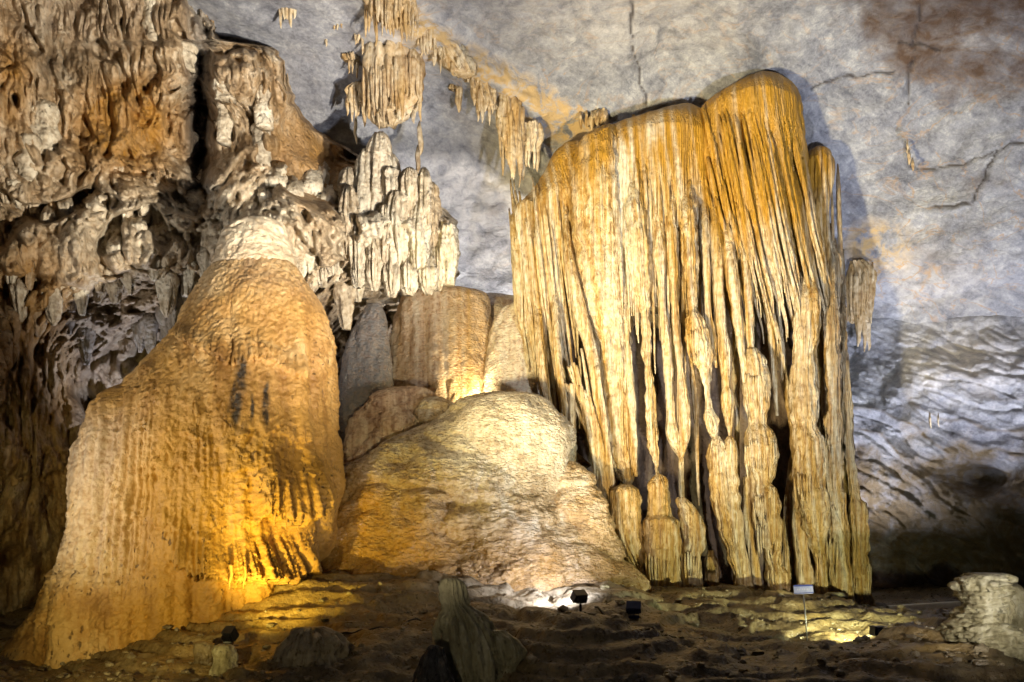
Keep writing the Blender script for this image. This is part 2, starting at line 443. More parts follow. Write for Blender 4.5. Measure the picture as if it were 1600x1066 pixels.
def ground_z(x, y):
    x, y = np.asarray(x, float), np.asarray(y, float)
    z = gz0(x, y)
    w = sm(9, 12, y)
    z = z + w * .17 * fbm(x * .6, y * .6, 3.3, 4)
    # weathered ledges
    led = fbm(x * .35, y * .9, 8.1, 3)
    st = z * 5.0 + .8 * led
    z = z + w * .85 * ((np.floor(st) + sm(.62, 1, st % 1)) - st) / 5.0
    z = z + .03 * fbm(x * 3, y * 3, 1.1, 3) + w * .09 * bumps(x * 2.0, y * 2.0, z * 3) * sm(-.3, .4, gn(x * .7, y * .7, 4.)) + w * .035 * bumps(x * 5, y * 5, z * 3) + w * .06 * np.abs(gn(x * 1.3, y * 1.9, 6.)) + w * .05 * np.abs(fbm(x * 2.1, y * 2.6, 3.6, 3))
    return z
gxs = np.r_[np.linspace(-24, -10.6, 40), np.linspace(-10.5, 12.5, 500), np.linspace(12.6, 26, 40)]
gys = np.r_[np.linspace(-8, 10.6, 40), np.linspace(10.7, 21.5, 250), np.linspace(21.6, 30, 24)]
GX, GY = np.meshgrid(gxs, gys, indexing='xy')
GZ = ground_z(GX, GY)
och = np.clip(.5 * np.exp(-((GX + 4.2) ** 2 / 4 + (GY - 16.2) ** 2 / 2)) + .35 * sm(0, .5, fbm(GX * .5, GY * .5, 2.0, 3)), 0, 1)  # round patch paints the yellow lamp's pool; the noise is ochre stain
pal = .75 * np.exp(-((GX - 1.0) ** 2 / 3 + (GY - 17.4) ** 2 / 1.0))  # white lamp's pool of light painted into the ground colour
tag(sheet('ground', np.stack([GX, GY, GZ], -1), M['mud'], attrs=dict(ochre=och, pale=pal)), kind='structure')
def on_ground(px, Y, dz=0.0):
    x = (px - CX) / F * Y
    return np.array([x, Y, float(ground_z(x, Y)) + dz])

# ------------------------------------------------------------------ ceiling and back wall
CP = [(px, py, (14.2 - CAMZ) * F / (HY - py)) for px in (-600, 300, 800, 1300, 2000, 2800) for py in (-1400, -700, -250)]
CP += [(300, 0, 20.5), (600, 0, 20.3), (900, 0, 20.2), (1200, 0, 20), (1600, 0, 19.3), (2200, 0, 18),
       (450, 100, 22.2), (650, 100, 22.2), (850, 100, 22.0), (1050, 100, 22.0), (1350, 100, 21.6), (1600, 100, 20.8),
       (550, 220, 24), (720, 240, 24.6), (800, 200, 23.4), (950, 180, 22.6), (1180, 170, 22.2), (1280, 230, 22.8), (1450, 250, 22.8), (1600, 220, 21.5),
       (600, 400, 26), (760, 400, 26.5), (1000, 350, 25), (1350, 400, 24.2), (1480, 420, 23.4), (1600, 400, 22.4), (2000, 350, 20),
       (600, 650, 27), (900, 650, 27), (1300, 650, 26.5), (1500, 650, 26), (1700, 650, 25), (2100, 600, 22), (700, 1000, 27), (1200, 1000, 27), (1700, 1000, 27), (2500, 900, 24),
       (100, 100, 24), (0, 400, 25), (0, 800, 25), (-500, 300, 22), (-500, 900, 24)]
cd = tps(CP, 400, 400, 1e-3)
def crack_line(px, py, pts, w):
    d = np.full(px.shape, 1e9)
    wx, wy = px + 9 * gn(px / 22, py / 22, 1.5), py + 9 * gn(px / 22, py / 22, 7.5)
    for (x0, y0), (x1, y1) in zip(pts[:-1], pts[1:]):
        t = np.clip(((wx - x0) * (x1 - x0) + (wy - y0) * (y1 - y0)) / ((x1 - x0) ** 2 + (y1 - y0) ** 2), 0, 1)
        d = np.minimum(d, np.hypot(wx - x0 - t * (x1 - x0), wy - y0 - t * (y1 - y0)))
    return np.clip(1 - d / (w * (.45 + .9 * np.abs(gn(px / 18, py / 18, 3.3)))), 0, 1)
def make_ceiling():
    pxs = np.r_[np.linspace(-700, 330, 40), np.linspace(334, 1640, 380), np.linspace(1660, 2700, 34)]
    pys = np.r_[np.linspace(-1400, -20, 40), np.linspace(-17, 560, 200), np.linspace(566, 1000, 24)]
    px, py = np.meshgrid(pxs, pys)
    Y = cd(px, py)
    V = np.stack([(px - CX) / F * Y, Y, CAMZ + (HY - py) / F * Y], -1)
    x, y, z = V[..., 0], V[..., 1], V[..., 2]
    # bedding plates: steps along warped contours, and rounded scallops
    wv = fbm(x * .25, y * .25, z * .25, 3)
    s = (x * .34 - z * .62 + y * .35 + wv * .6)
    step = np.abs((s % 1) - .5) * 2
    d = .25 * fbm(x * .3, y * .3, z * .3, 3) + .11 * (s % 1) * sm(-.1, .5, gn(x * .5, y * .5, z * .5 + 3)) + .08 * fbm(x * 1.2 - z * .5, y * 1.2, z * 1.8, 5, .55) + .10 * bumps(x * .45, y * .45, z * .7)
    band = np.exp(-((py - (40 + (px - 640) * .62)) / 30) ** 2) * sm(600, 660, px) * sm(900, 780, px) + .8 * np.exp(-((px - 610) / 55) ** 2 - ((py - 60) / 90) ** 2)
    d = d + band * (.42 * bumps(x * 1.7, y * 1.7, z * 1.4) + .24 * bumps(x * 4, y * 4, z * 3))
    ck = np.zeros(px.shape)
    for pts, w in (([(1440, -20), (1432, 60), (1420, 140), (1422, 165)], 3.4), ([(1410, 68), (1445, 72), (1470, 85)], 4), ([(1270, 140), (1310, 122), (1360, 117), (1400, 112)], 3.8),
                   ([(1600, 222), (1555, 235), (1535, 280), (1520, 318), (1460, 325)], 3.5), ([(1415, 225), (1425, 262), (1500, 262), (1555, 235)], 2.5), ([(985, 0), (990, 80), (1010, 165)], 3.5)):
        ck = np.maximum(ck, crack_line(px, py, pts, w))
    d = d - .14 * ck
    V = V - d[..., None] * (V - [0, 0, CAMZ]) / np.linalg.norm(V - [0, 0, CAMZ], axis=-1, keepdims=True)
    rust = sm(-.1, .75, sm(1240, 1420, px) * sm(120, 20, py - (px - 1280) * .28) - .25 + .55 * fbm(px / 80, py / 55, 4.4, 5, .6))
    ban = np.exp(-((py - (40 + (px - 640) * .62)) / 42) ** 2) * sm(560, 640, px) * sm(1060, 900, px)
    och = np.clip(1.3 * ban + .9 * np.exp(-((px - 1365) / 55) ** 2 - ((py - 385) / 45) ** 2) + .25 * sm(700, 900, px) + .2 * sm(1300, 1450, px), 0, 1.3)
    pal = np.clip(.8 * band + .8 * np.exp(-((px - 740) / 90) ** 2 - ((py - 300) / 90) ** 2) + .5 * np.exp(-((px - 960) / 200) ** 2 - ((py - 20) / 70) ** 2) + .4 * np.exp(-((px - 1450) / 140) ** 2 - ((py - 440) / 60) ** 2), 0, 1)  # pale spots paint lamplight on the ceiling; the band is crust
    tag(sheet('cave_ceiling', V, M['stone'], attrs=dict(ochre=och, rust=rust, pale=pal, crack=np.clip(ck * 1.6, 0, 1) * .9)), kind='structure')
make_ceiling()

# ------------------------------------------------------------------ right hand wall
RW = tps([(1290, 500, 25.5), (1290, 700, 25.8), (1290, 950, 25.8), (1400, 480, 23.9), (1400, 560, 24.2), (1400, 700, 24.4), (1400, 800, 25), (1400, 950, 25.5), (1500, 480, 23.7), (1500, 560, 23.6), (1500, 680, 23.7), (1500, 800, 24.0), (1500, 880, 25), (1500, 960, 25),
          (1600, 480, 23.2), (1600, 560, 23.0), (1600, 680, 22.9), (1600, 760, 22.6), (1600, 850, 22.8), (1600, 960, 23.5), (1900, 480, 21.5), (1900, 700, 21), (1900, 960, 21), (2300, 700, 18), (2300, 480, 18), (2300, 960, 18)], 300, 300, 1e-3)
def make_right():
    pxs = np.r_[np.linspace(1290, 1640, 210), np.linspace(1650, 2300, 60)]; pys = np.linspace(470, 985, 270)
    px, py = np.meshgrid(pxs, pys)
    bl = sm(478, 600, py + 22 * gn(px / 60, 1.1, 2.2))
    Y = (cd(px, py) + .25 * sm(500, 478, py)) * (1 - bl) + RW(px, py) * bl
    V = np.stack([(px - CX) / F * Y, Y, CAMZ + (HY - py) / F * Y], -1)
    x, y, z = V[..., 0], V[..., 1], V[..., 2]
    w = fbm(x * .4, y * .4, z * .4, 3)
    s = (z * 1.15 + x * .62 + w * 1.3)                    # strata dipping to the right
    ridge = np.abs((s % 1) - .5) * 2
    d = .28 * fbm(x * .5, y * .5, z * .5, 3) + .34 * bumps(x * .55 + z * .2, y, z * .9 + x * .3) + .04 * bumps(x * 2.0 + z * .8, y * 2, z * 3.6 + x * 1.2) + .05 * fbm(x * 2.2 + z * .5, y * 2, z * 2.6 + x * .5, 4, .6) + .06 * ridge ** 2 * sm(-.3, .4, gn(x * .8, y * .8, z * .8)) - .09 * crease(gn(x * .9 + z * .6, y, z * 2.0 + x * 1.0), 5) - .02 * crease(gn(x * 3.4 + z * 2, y * 2, z * 6.4 + x * 3.6), 2.5) + .09 * bumps(x * 2.2 + z, y * 2, z * 4.5 + x * 1.5)
    d = d * sm(475, 540, py) + .12 * fbm(x * 1.2, y * 1.2, z * 1.8, 4)
    hole = np.exp(-((px - 1535) / 42) ** 2 - ((py - 745) / 26) ** 2)
    d = d - 1.7 * hole - .25 * sm(800, 900, py)
    V = V - d[..., None] * (V - [0, 0, CAMZ]) / np.linalg.norm(V - [0, 0, CAMZ], axis=-1, keepdims=True)
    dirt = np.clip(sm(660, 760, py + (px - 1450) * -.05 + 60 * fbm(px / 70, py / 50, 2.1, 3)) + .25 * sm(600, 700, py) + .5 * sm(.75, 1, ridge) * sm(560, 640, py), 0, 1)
    pal = np.clip(1.0 * np.exp(-((px - 1530) / 130) ** 2 - ((py - 570) / 60) ** 2), 0, 1)  # lamp glow on the wall painted in as a pale patch
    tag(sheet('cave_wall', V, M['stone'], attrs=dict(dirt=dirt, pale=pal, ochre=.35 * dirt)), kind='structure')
make_right()

# ------------------------------------------------------------------ left hand wall
LW = tps([(-400, -200, 17), (0, -200, 18), (330, -200, 19), (-400, 200, 17), (-400, 600, 18), (-400, 1000, 19),
          (0, 0, 20.2), (150, 0, 20.8), (300, 0, 21.2), (360, 0, 22.5), (0, 150, 19.8), (150, 170, 21.2), (260, 150, 21.2), (310, 180, 22.4), (360, 130, 20.9), (430, 110, 21.6), (480, 170, 22.6), (520, 200, 23.8), (560, 240, 24.2),
          (0, 300, 19.7), (120, 320, 20.3), (240, 320, 20.6), (320, 330, 21.2), (420, 320, 20.6), (500, 330, 21.2), (0, 420, 19.2), (120, 430, 19.9), (240, 420, 20.3), (330, 420, 20.8), (480, 420, 21), (560, 400, 21.6), (650, 400, 22.0), (715, 420, 23),
          (0, 560, 18.6), (100, 560, 21.8), (220, 530, 23.2), (300, 530, 23.8), (480, 500, 23.2), (560, 490, 25.2), (650, 480, 25.6), (720, 480, 26), (30, 700, 19.6), (100, 700, 21.6), (0, 860, 20), (80, 860, 21.5), (250, 700, 23), (560, 640, 26.2), (720, 640, 26.5), (300, 950, 23), (600, 950, 26), (720, 950, 26)], 250, 250, 1e-3)
def left_edge(py):
    """right hand limit of the left wall"""
    return pchip([-200, 0, 60, 75, 110, 130, 200, 235, 330, 350, 460, 960], [345, 345, 345, 440, 455, 455, 500, 560, 700, 718, 712, 720], py)
def make_left():
    pys = np.r_[np.linspace(-260, -12, 30), np.linspace(-10, 760, 360), np.linspace(764, 960, 40)]
    u = np.r_[np.linspace(-.75, -.02, 20), np.linspace(-.016, 1, 325)]
    U, py = np.meshgrid(u, pys)
    px = U * (left_edge(py) + 10 * gn(py / 14, 2.2, 3.1))
    Y = LW(px, py) + 1.8 * sm(.955, 1, U) ** 2
    V = np.stack([(px - CX) / F * Y, Y, CAMZ + (HY - py) / F * Y], -1)
    x, y, z = V[..., 0], V[..., 1], V[..., 2]
    wx, wy, wz = x + .10 * gn(x * 2, y * 2, z * 2), y + .10 * gn(x * 2 + 9, y * 2, z * 2), z + .25 * gn(x * 1.5, y * 1.5 + 9, z * 1.5)
    lobe = np.exp(-((px - 478 - (py - 230) * .22) / 52) ** 2 - ((py - 245) / 85) ** 2)          # the smooth brown flow
    calm = 1 - .85 * sm(.25, .6, lobe)
    rag = bumps(wx * 1.05, wy * 1.05, wz * .62) * .85 + bumps(wx * 2.5, wy * 2.5, wz * 1.5 + 3) * .45 + bumps(wx * 5, wy * 5, wz * 3.6) * .20 + bumps(wx * 10, wy * 10, wz * 8) * .09
    fold = crease(gn(wx * 1.5, wy * 1.5, wz * .22), 3.2) * .34 + crease(gn(wx * 4.6, wy * 4.6, wz * .5 + 7), 2.6) * .17 + crease(gn(wx * 9, wy * 9, wz * 1.6 + 7), 2.4) * .06
    d = calm * (rag - fold) + .45 * fbm(x * .5, y * .5, z * .5, 3) + .45 * lobe
    # ragged drip edges: stepped hems with dark hollows below
    hem = lambda ph, fr: ((z * fr + .55 * fbm(x * .8, y * .8, ph, 3) + .16 * np.abs(gn(x * 4.5, y * 4.5, ph))) % 1)
    h1 = hem(1.0, .55)
    d = d + calm * .40 * (1 - h1) ** 1.5 * sm(0, .06, h1) * sm(180, 300, py)
    d = d - calm * 1.0 * sm(.24, .46, gn(x * .95, y * .95, z * .8 + 4)) * sm(210, 290, py) - calm * .45 * sm(.2, .45, gn(x * 2.1, y * 2.1, z * 1.6 + 9))
    d = d - 1.0 * np.exp(-((px - 312) / 14) ** 2) * sm(40, 90, py) * sm(350, 300, py)
    V = V - d[..., None] * (V - [0, 0, CAMZ]) / np.linalg.norm(V - [0, 0, CAMZ], axis=-1, keepdims=True)
    g1 = lambda a, b, sx, sy: np.exp(-((px - a) / sx) ** 2 - ((py - b) / sy) ** 2)
    ns = fbm(px / 60, py / 60, 6.6, 3)
    och = np.clip(.26 + 1.25 * g1(200, 195, 75, 70) + .8 * g1(20, 110, 25, 80) + .7 * g1(40, 470, 60, 130) + .55 * lobe + .3 * ns + .25 * sm(520, 700, py), 0, 1)
    pal = np.clip(.55 * g1(330, 340, 330, 75) + .7 * g1(630, 380, 90, 90) + .35 * ns - .4 * g1(200, 195, 75, 70) - lobe, 0, 1)
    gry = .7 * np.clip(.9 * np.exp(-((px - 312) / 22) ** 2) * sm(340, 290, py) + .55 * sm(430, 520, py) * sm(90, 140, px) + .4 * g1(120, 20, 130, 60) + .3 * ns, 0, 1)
    dk = np.clip(.75 * np.exp(-((px - 308) / 14) ** 2) * sm(330, 280, py) * sm(50, 100, py) + .5 * g1(110, 100, 60, 30), 0, 1)  # shade of the carved crevice painted into the colour, plus a dark patch
    return tag(sheet('cave_wall', V, M['wall'], attrs=dict(ochre=och, pale=pal, grey=gry, soot_shade=dk)), kind='structure')
left_wall = make_left()

# drips, lobes and knobbly columns grown on the left wall
def wall_front(px, py): return float(LW(px, py)) - .55
def wall_drip(px, py, w, h, name='stalactite', tip=.25, lean=0.0, dy=0.0, nu=26, nv=44, kind='drip', at=None):
    Y = wall_front(px, py) + dy
    s = rng.uniform(0, 90)
    if kind == 'castle':
        rows = [(py, px, w * .25, Y + .1), (py + h * .04, px, w * .55, Y), (py + h * .15, px, w * .85, Y), (py + h * .45, px + lean, w, Y - .1), (py + h * .8, px + lean, w * .85, Y - .05), (py + h, px, w * tip, Y + .1)]
        dd = mkd(.06, 2.6, .5, flute=.12, nfl=2.2, fz=.35, pop=.05, pf=4, seed=s)
    elif kind == 'drip':
        rows = [(py - h * .1, px - lean, w * .4, Y + .7), (py + h * .08, px - lean * .8, w * .8, Y + .3), (py + h * .3, px - lean * .4, w, Y), (py + h * .55, px, w * .8), (py + h * .85, px + lean * .4, w * .5), (py + h, px + lean * .5, w * tip)]
        dd = mkd(.05, 3.5, .7, flute=.09, nfl=1.8, pop=.06, pf=5, seed=s)
    else:
        rows = [(py, px, w * .3, Y + .3), (py + h * .06, px, w * .75), (py + h * .2, px, w), (py + h * .4, px, w * .72), (py + h * .55, px, w * .95), (py + h * .8, px, w * .8), (py + h, px, w * .9)]
        dd = mkd(.05, 4, 1, flute=.03, band=.05, bf=2.0, pop=.10, pf=4.5, seed=s)
    a = at or {}
    return strand(name, rows, Y, M['wall'], k=.9, nu=nu, nv=nv, disp=dd, parent=left_wall, attr=(lambda e: {kk: np.full(e['X'].shape, vv) for kk, vv in a.items()}))
for px, py, w, h in ((352, 100, 15, 58), (350, 155, 8, 70), (412, 130, 11, 70), (409, 190, 13, 80), (240, -12, 12, 80), (70, 160, 20, 90), (45, 210, 18, 80), (290, 68, 13, 40)):
    wall_drip(px, py, w, h, 'knobbly_column', kind='col', dy=-.15, at=dict(pale=.45))
for px, py, w, h in ((332, -30, 8, 75), (322, -20, 5, 60)):
    wall_drip(px, py, w, h, tip=.5, dy=-.2, at=dict(ochre=.3))
for i in range(118):                                        # pale band of drips half way up
    px = rng.uniform(-10, 560); py = 222 + rng.uniform(0, 200) + (25 if px < 300 else 30)
    if 318 < px < 470 and py > 300: py -= 50
    w = rng.uniform(7, 19); h = w * rng.uniform(2.6, 5.2)
    wall_drip(px, py, w, h, tip=rng.uniform(.12, .4), lean=rng.uniform(-4, 4), dy=rng.uniform(-.25, .25), nu=18, nv=28, at=dict(pale=rng.uniform(.2, .9), ochre=rng.choice((0, 0, .2, .6 if px < 110 else .2))))
for i in range(44):                                         # darker drapes low on the left, behind the bell
    px = rng.uniform(-20, 85) if i < 30 else rng.uniform(90, 320); py = rng.uniform(400, 780) if i < 30 else rng.uniform(430, 500)
    w = rng.uniform(8, 20); h = w * rng.uniform(3, 6)
    wall_drip(px, py, w, h, tip=rng.uniform(.1, .4), lean=rng.uniform(-3, 6), dy=rng.uniform(-.2, .3), nu=18, nv=26, at=dict(ochre=rng.uniform(.2, .9) if px < 90 else .1, grey=0 if px < 90 else .7))
# pale castle of drapes right of the bell
for px, py, w, h, tip, dy in ((592, 208, 24, 190, .75, .3), (570, 232, 18, 200, .5, .2), (545, 262, 18, 160, .5, .3), (610, 240, 20, 190, .5, .2), (640, 285, 26, 160, .5, .2), (668, 300, 22, 140, .5, .2), (612, 262, 14, 60, .5, -.3), (640, 262, 14, 130, .4, -.5), (625, 300, 22, 130, .45, -.6), (604, 320, 15, 110, .4, -.65), (662, 262, 13, 150, .5, -.5), (676, 285, 12, 150, .5, -.4), (655, 320, 18, 120, .5, -.7),
                              (545, 290, 15, 130, .3, -.4), (525, 330, 14, 110, .3, -.4), (560, 340, 16, 110, .35, -.5), (585, 360, 14, 95, .3, -.6), (700, 350, 17, 95, .7, -.5), (684, 380, 13, 75, .5, -.5), (640, 400, 16, 62, .4, -.7), (505, 360, 13, 90, .3, -.3), (487, 380, 12, 80, .3, -.2), (612, 400, 14, 65, .4, -.7), (668, 400, 14, 60, .5, -.7)):
    wall_drip(px, py, w, h, 'drapery_lobe', tip=tip, dy=dy * .6 + 20.95 + .55 - float(LW(px, py)), nu=32, nv=60, kind='castle', at=dict(pale=rng.uniform(.3, .75), ochre=rng.choice((0, .15, .3))))

# ------------------------------------------------------------------ bell shaped stalagmite
bell = thing('bell_stalagmite', P(250, 1000, 17.6), 'huge orange brown bell shaped stalagmite with a pale cap, at the left', 'stalagmite')
def hemf(e, x0, x1, yh, depth, hgt, jag=9, soft=14):
    px, py = e['px'], e['row']
    y = np.interp(px, [p[0] for p in yh], [p[1] for p in yh]) + jag * (np.abs(gn(px / 6.5, 3.3, py / 400)) * 1.6 - .5) + 5 * gn(px / 30, 1.2, 5.5)
    w = sm(x0, x0 + soft * 2, px) * sm(x1, x1 - soft * 2, px) * (np.sin(e['th']) < .2)
    up = sm(y - hgt, y - 3, py) * (py < y)
    rel = np.clip((y - py) / hgt, 0, 1)
    fl = .35 * crease(gn(px / 7.5, 1.7, py / 300), 2.6) * sm(1, .3, rel)
    return w * up * (depth * (1 - fl)), w * up
def bell_disp(e):
    px, py, X, Y, Z, th = e['px'], e['row'], e['X'], e['Y'], e['Z'], e['th']
    d = .09 * fbm(X * .45, Y * .45, Z * .3, 3) + .022 * fbm(X * 2.4, Y * 2.4, Z * 2.4, 4)
    a = px + 5 * gn(py / 140, px / 90, 1.1) - .10 * (py - 600) * np.clip((px - 300) / 220, -1, 1)      # folds fan out downwards
    on = sm(450, 620, py)
    d = d - .25 * crease(gn(a / 55, 1.0, py / 700), 1.3) * on - .07 * crease(gn(a / 27, 4.0, py / 450), 1.6) * on * sm(-.3, .3, gn(px / 90, py / 120, 5.))
    d = d - .035 * crease(gn(a / 11, 9.0, py / 260), 2.0) * on * sm(-.05, .35, gn(px / 60, py / 70, 3.3))
    pipes = sm(270, 180, px) * sm(620, 690, py + 25 * gn(px / 20, 1., 1.)) * sm(950, 860, py)
    d = d - .11 * pipes * crease(gn(a / 9.5, 5.0, py / 480), 2.2) + .03 * pipes * gn(px / 9, py / 50, 3.)
    hs = (py / 64 + 1.3 * fbm(px / 60, py / 90, 6.1, 3) + .28 * np.abs(gn(px / 5.5, 1.1, py / 90))) % 1
    d = d + .075 * hs ** 3 * sm(.05, .4, gn(px / 48, py / 40, 8.8)) * sm(500, 600, py)
    for args in ((250, 500, ((240, 535), (300, 566), (350, 592), (420, 586), (460, 606), (500, 600)), .14, 36), (120, 300, ((100, 690), (200, 655), (300, 640)), .03, 40), (395, 530, ((380, 835), (430, 812), (470, 830), (500, 800), (545, 790)), .50, 110, 12),
                 (255, 515, ((250, 880), (300, 895), (360, 912), (420, 908), (470, 905), (520, 880)), .45, 70, 16), (430, 530, ((430, 720), (480, 700), (540, 690)), .08, 50), (160, 330, ((150, 800), (330, 850)), .07, 50), (330, 430, ((330, 760), (430, 740)), .07, 40)):
        d = d + hemf(e, *args)[0]
    # pocked patches
    pk = sm(.0, .4, fbm(X * .9, Y * .9, Z * .9, 3)) * sm(540, 640, py)
    d = d - .05 * pk * sm(.18, .36, gn(X * 12, Y * 12, Z * 9)) - .015 * sm(.2, .5, gn(X * 15, Y * 15, Z * 11)) + .03 * pk * bumps(X * 8, Y * 8, Z * 6)
    d = d + .018 * fbm(px / 17, py / 14, 3.7, 3) * on + .035 * bumps(X * 6, Y * 6, Z * 5) * sm(-.2, .3, gn(X * .8, Y * .8, Z * .8 + 2)) + .02 * fbm(px / 6, py / 4.5, 9.7, 2)
    h2 = (py / 30 + 1.5 * fbm(px / 40, py / 60, 2.1, 3) + .3 * np.abs(gn(px / 4.5, 2.1, py / 60))) % 1
    d = d + .03 * h2 ** 3 * sm(-.05, .3, gn(px / 40, py / 30, 4.8)) * on
    # toes of the flow
    d = d + .25 * np.abs(gn(a / 75, 2.0, 0)) * sm(860, 980, py)
    return d
def bell_attr(e):
    px, py = e['px'], e['row']
    g1 = lambda a, b, sx, sy: np.exp(-np.clip(((px - a - 4 * gn(py / 12., 2., px / 30)) / sx) ** 2 + ((py - b) / sy) ** 2, 0, 40))
    soot_shade = sm(.18, .75, np.maximum.reduce([g1(377, 612, 12, 24), g1(370, 650, 10, 38), g1(419, 655, 6, 40), g1(396, 660, 4, 20), g1(380, 598, 8, 12)]) + .38 * fbm(px / 11, py / 26, 1.0, 4))
    front = (np.sin(e['th']) < .3)
    return dict(soot_shade=np.clip(soot_shade * .8, 0, 1) * front, ochre=np.clip(.35 + .5 * sm(560, 760, py) + .25 * fbm(px / 70, py / 120, 2.2, 3) - .55 * sm(260, 150, px) * sm(640, 700, py), 0, 1),
                pale=np.clip(.35 * sm(250, 120, px) * sm(620, 700, py) * sm(930, 860, py) + .22 * sm(520, 415, py), 0, 1))
body('bell_body', [(408, 352, 446), (416, 334, 462), (440, 316, 478), (480, 290, 504), (520, 264, 522), (560, 220, 534), (600, 176, 541), (650, 124, 547), (700, 96, 551), (740, 88, 551), (800, 84, 545), (840, 80, 536), (880, 68, 518), (920, 46, 505), (950, 30, 492), (990, 10, 470), (1040, -10, 455), (1080, -22, 450)],
     17.9, M['cone'], k=.86, nu=410, nv=380, disp=bell_disp, parent=bell, attr=bell_attr, front=.42)
body('cap', [(341, 392, 420), (345, 376, 434), (352, 362, 444), (372, 345, 452), (400, 335, 460), (416, 329, 465), (424, 331, 465), (430, 345, 455)], 17.9, M['cap'], k=.9, nu=110, nv=70,
     disp=lambda e: mkd(.05, 2.2, 1, band=.012, bf=5)(e) - .03 * sm(.1, .4, gn(e['X'] * 7, e['Y'] * 7, e['Z'] * 7)), parent=bell, attr=lambda e: dict(pale=.35 + .3 * sm(415, 360, e['row'])), front=.45)
for px, py, w, h, lean in ((322, 890, 2.4, 22, 2), (362, 896, 2.8, 26, 3), (384, 898, 2.2, 22, 3), (430, 800, 2.5, 22, 1), (448, 804, 2.2, 24, 1), (466, 806, 2.5, 22, 0), (492, 786, 2.4, 24, -1), (508, 780, 2.2, 22, -1)):
    Yf = 17.9 - 2.3 * math.sqrt(max(.05, 1 - ((px - 285) / 225) ** 2)) - .12
    strand('drip', [(py - 14, px - lean * .5, w * 1.3), (py, px, w), (py + h * .6, px - lean, w * .7), (py + h, px - lean * 1.4, .6)], Yf, M['cone'], nu=12, nv=16, disp=mkd(.015, 6), parent=bell, attr=lambda e: dict(ochre=.8 + 0 * e['X']))

# ------------------------------------------------------------------ flowstone mound and the pillars behind it
mound = thing('flowstone_mound', P(750, 905, 19.5), 'wide rippled cream flowstone mound between bell and great drapery', 'flowstone')
def mound_disp(e):
    X, Y, Z, px, py = e['X'], e['Y'], e['Z'], e['px'], e['row']
    d = .30 * fbm(X * .55, Y * .55, Z * .55, 3) + .05 * fbm(X * 2.2, Y * 2.2, Z * 3.2, 4)
    d = d - .16 * crease(gn(X * .7 + 3, Y * .7, Z * 1.1 - X * .5), 3.0) * sm(760, 700, px)
    # micro gours: little overlapping scales
    s = Z * 7 + 1.6 * fbm(X * 1.5, Y * 1.5, Z * 1.2, 3) + .8 * np.abs(gn(X * 6, Y * 6, Z * 2))
    d = d + .03 * ((s % 1) ** 2) + .035 * bumps(X * 4, Y * 4, Z * 6) + .16 * crease(gn(X * .5 + 8, Y * .5, Z * .5), 1.2)
    d = d + .03 * fbm(px / 13, py / 8, 3.7, 3) - .05 * crease(gn(px / 75. + py / 110, py / 80. - px / 200, 4.), 4.5)
    d = d - .22 * np.exp(-((py - 795 - 18 * gn(px / 70., 2, 2)) / 9) ** 2) * sm(660, 700, px) * sm(790, 740, px)
    return d
mo_at = lambda e: dict(ochre=np.clip(.85 * sm(780, 580, e['px']) * sm(680, 780, e['row']) + .45 * sm(800, 880, e['row']) + .3 * gn(e['px'] / 40., e['row'] / 60, 2.), 0, 1), pale=np.clip(.95 * np.exp(-((e['px'] - 760) / 110) ** 2 - ((e['row'] - 700) / 80) ** 2) + .5 * sm(800, 860, e['px']) * sm(760, 700, e['row']), 0, 1))  # golden and white lamplight on the mound painted into its colour
body('mound_body', [(615, 775, 822), (620, 752, 842), (632, 722, 862), (650, 695, 874), (675, 642, 884), (700, 590, 886), (740, 535, 888), (780, 490, 896), (820, 462, 920), (860, 442, 955), (900, 425, 1000), (930, 415, 1020), (960, 410, 1030)], 20.6, M['mound'], k=.66, flat=.62, nu=360, nv=260, disp=mound_disp, parent=mound, attr=mo_at, front=.45)
body('dome_lobe', [(614, 788, 822), (618, 768, 838), (626, 748, 852), (642, 728, 866), (668, 712, 878), (700, 706, 884), (740, 708, 886), (790, 715, 884), (840, 730, 878), (900, 750, 870)], 19.75, M['mound'], k=.7, nu=170, nv=150, disp=lambda e: .6 * mound_disp(e), parent=mound, attr=lambda e: dict(pale=np.clip(.65 * sm(850, 680, e['row']), 0, 1), ochre=.3 * sm(760, 860, e['row'])))
body('side_lobe', [(722, 878, 898), (730, 864, 908), (745, 852, 918), (780, 842, 934), (830, 836, 950), (880, 826, 975), (925, 815, 990)], 19.7, M['mound'], k=.75, nu=120, nv=110, disp=mound_disp, parent=mound, attr=lambda e: dict(ochre=.25 + 0 * e['X']))
body('pink_lobe', [(606, 618, 648), (612, 598, 668), (630, 572, 690), (660, 552, 704), (700, 540, 712), (760, 530, 720)], 21.6, M['pillar'], k=.8, nu=130, nv=90, disp=mound_disp, parent=mound, attr=lambda e: dict(ochre=.3 * sm(640, 700, e['px']), pale=.15 + 0 * e['px']))
body('rubble_ledge', [(622, 668, 690), (632, 655, 712), (650, 655, 722), (670, 660, 730)], 20.9, M['mound'], k=.8, nu=70, nv=40, disp=mkd(.12, 2.2, 1, pop=.06), parent=mound)
pil = thing('flowstone_pillar', P(680, 640, 23.5), 'stout peach coloured flowstone pillar rising behind the mound', 'flowstone', 'pillars behind the mound')
pd = lambda e: .10 * fbm(e['X'] * .8, e['Y'] * .8, e['Z'] * .3, 3) - .08 * crease(gn(e['px'] / 46., 3.0, e['row'] / 500), 2.4) + .04 * fbm(e['X'] * 4, e['Y'] * 4, e['Z'] * 3, 3)
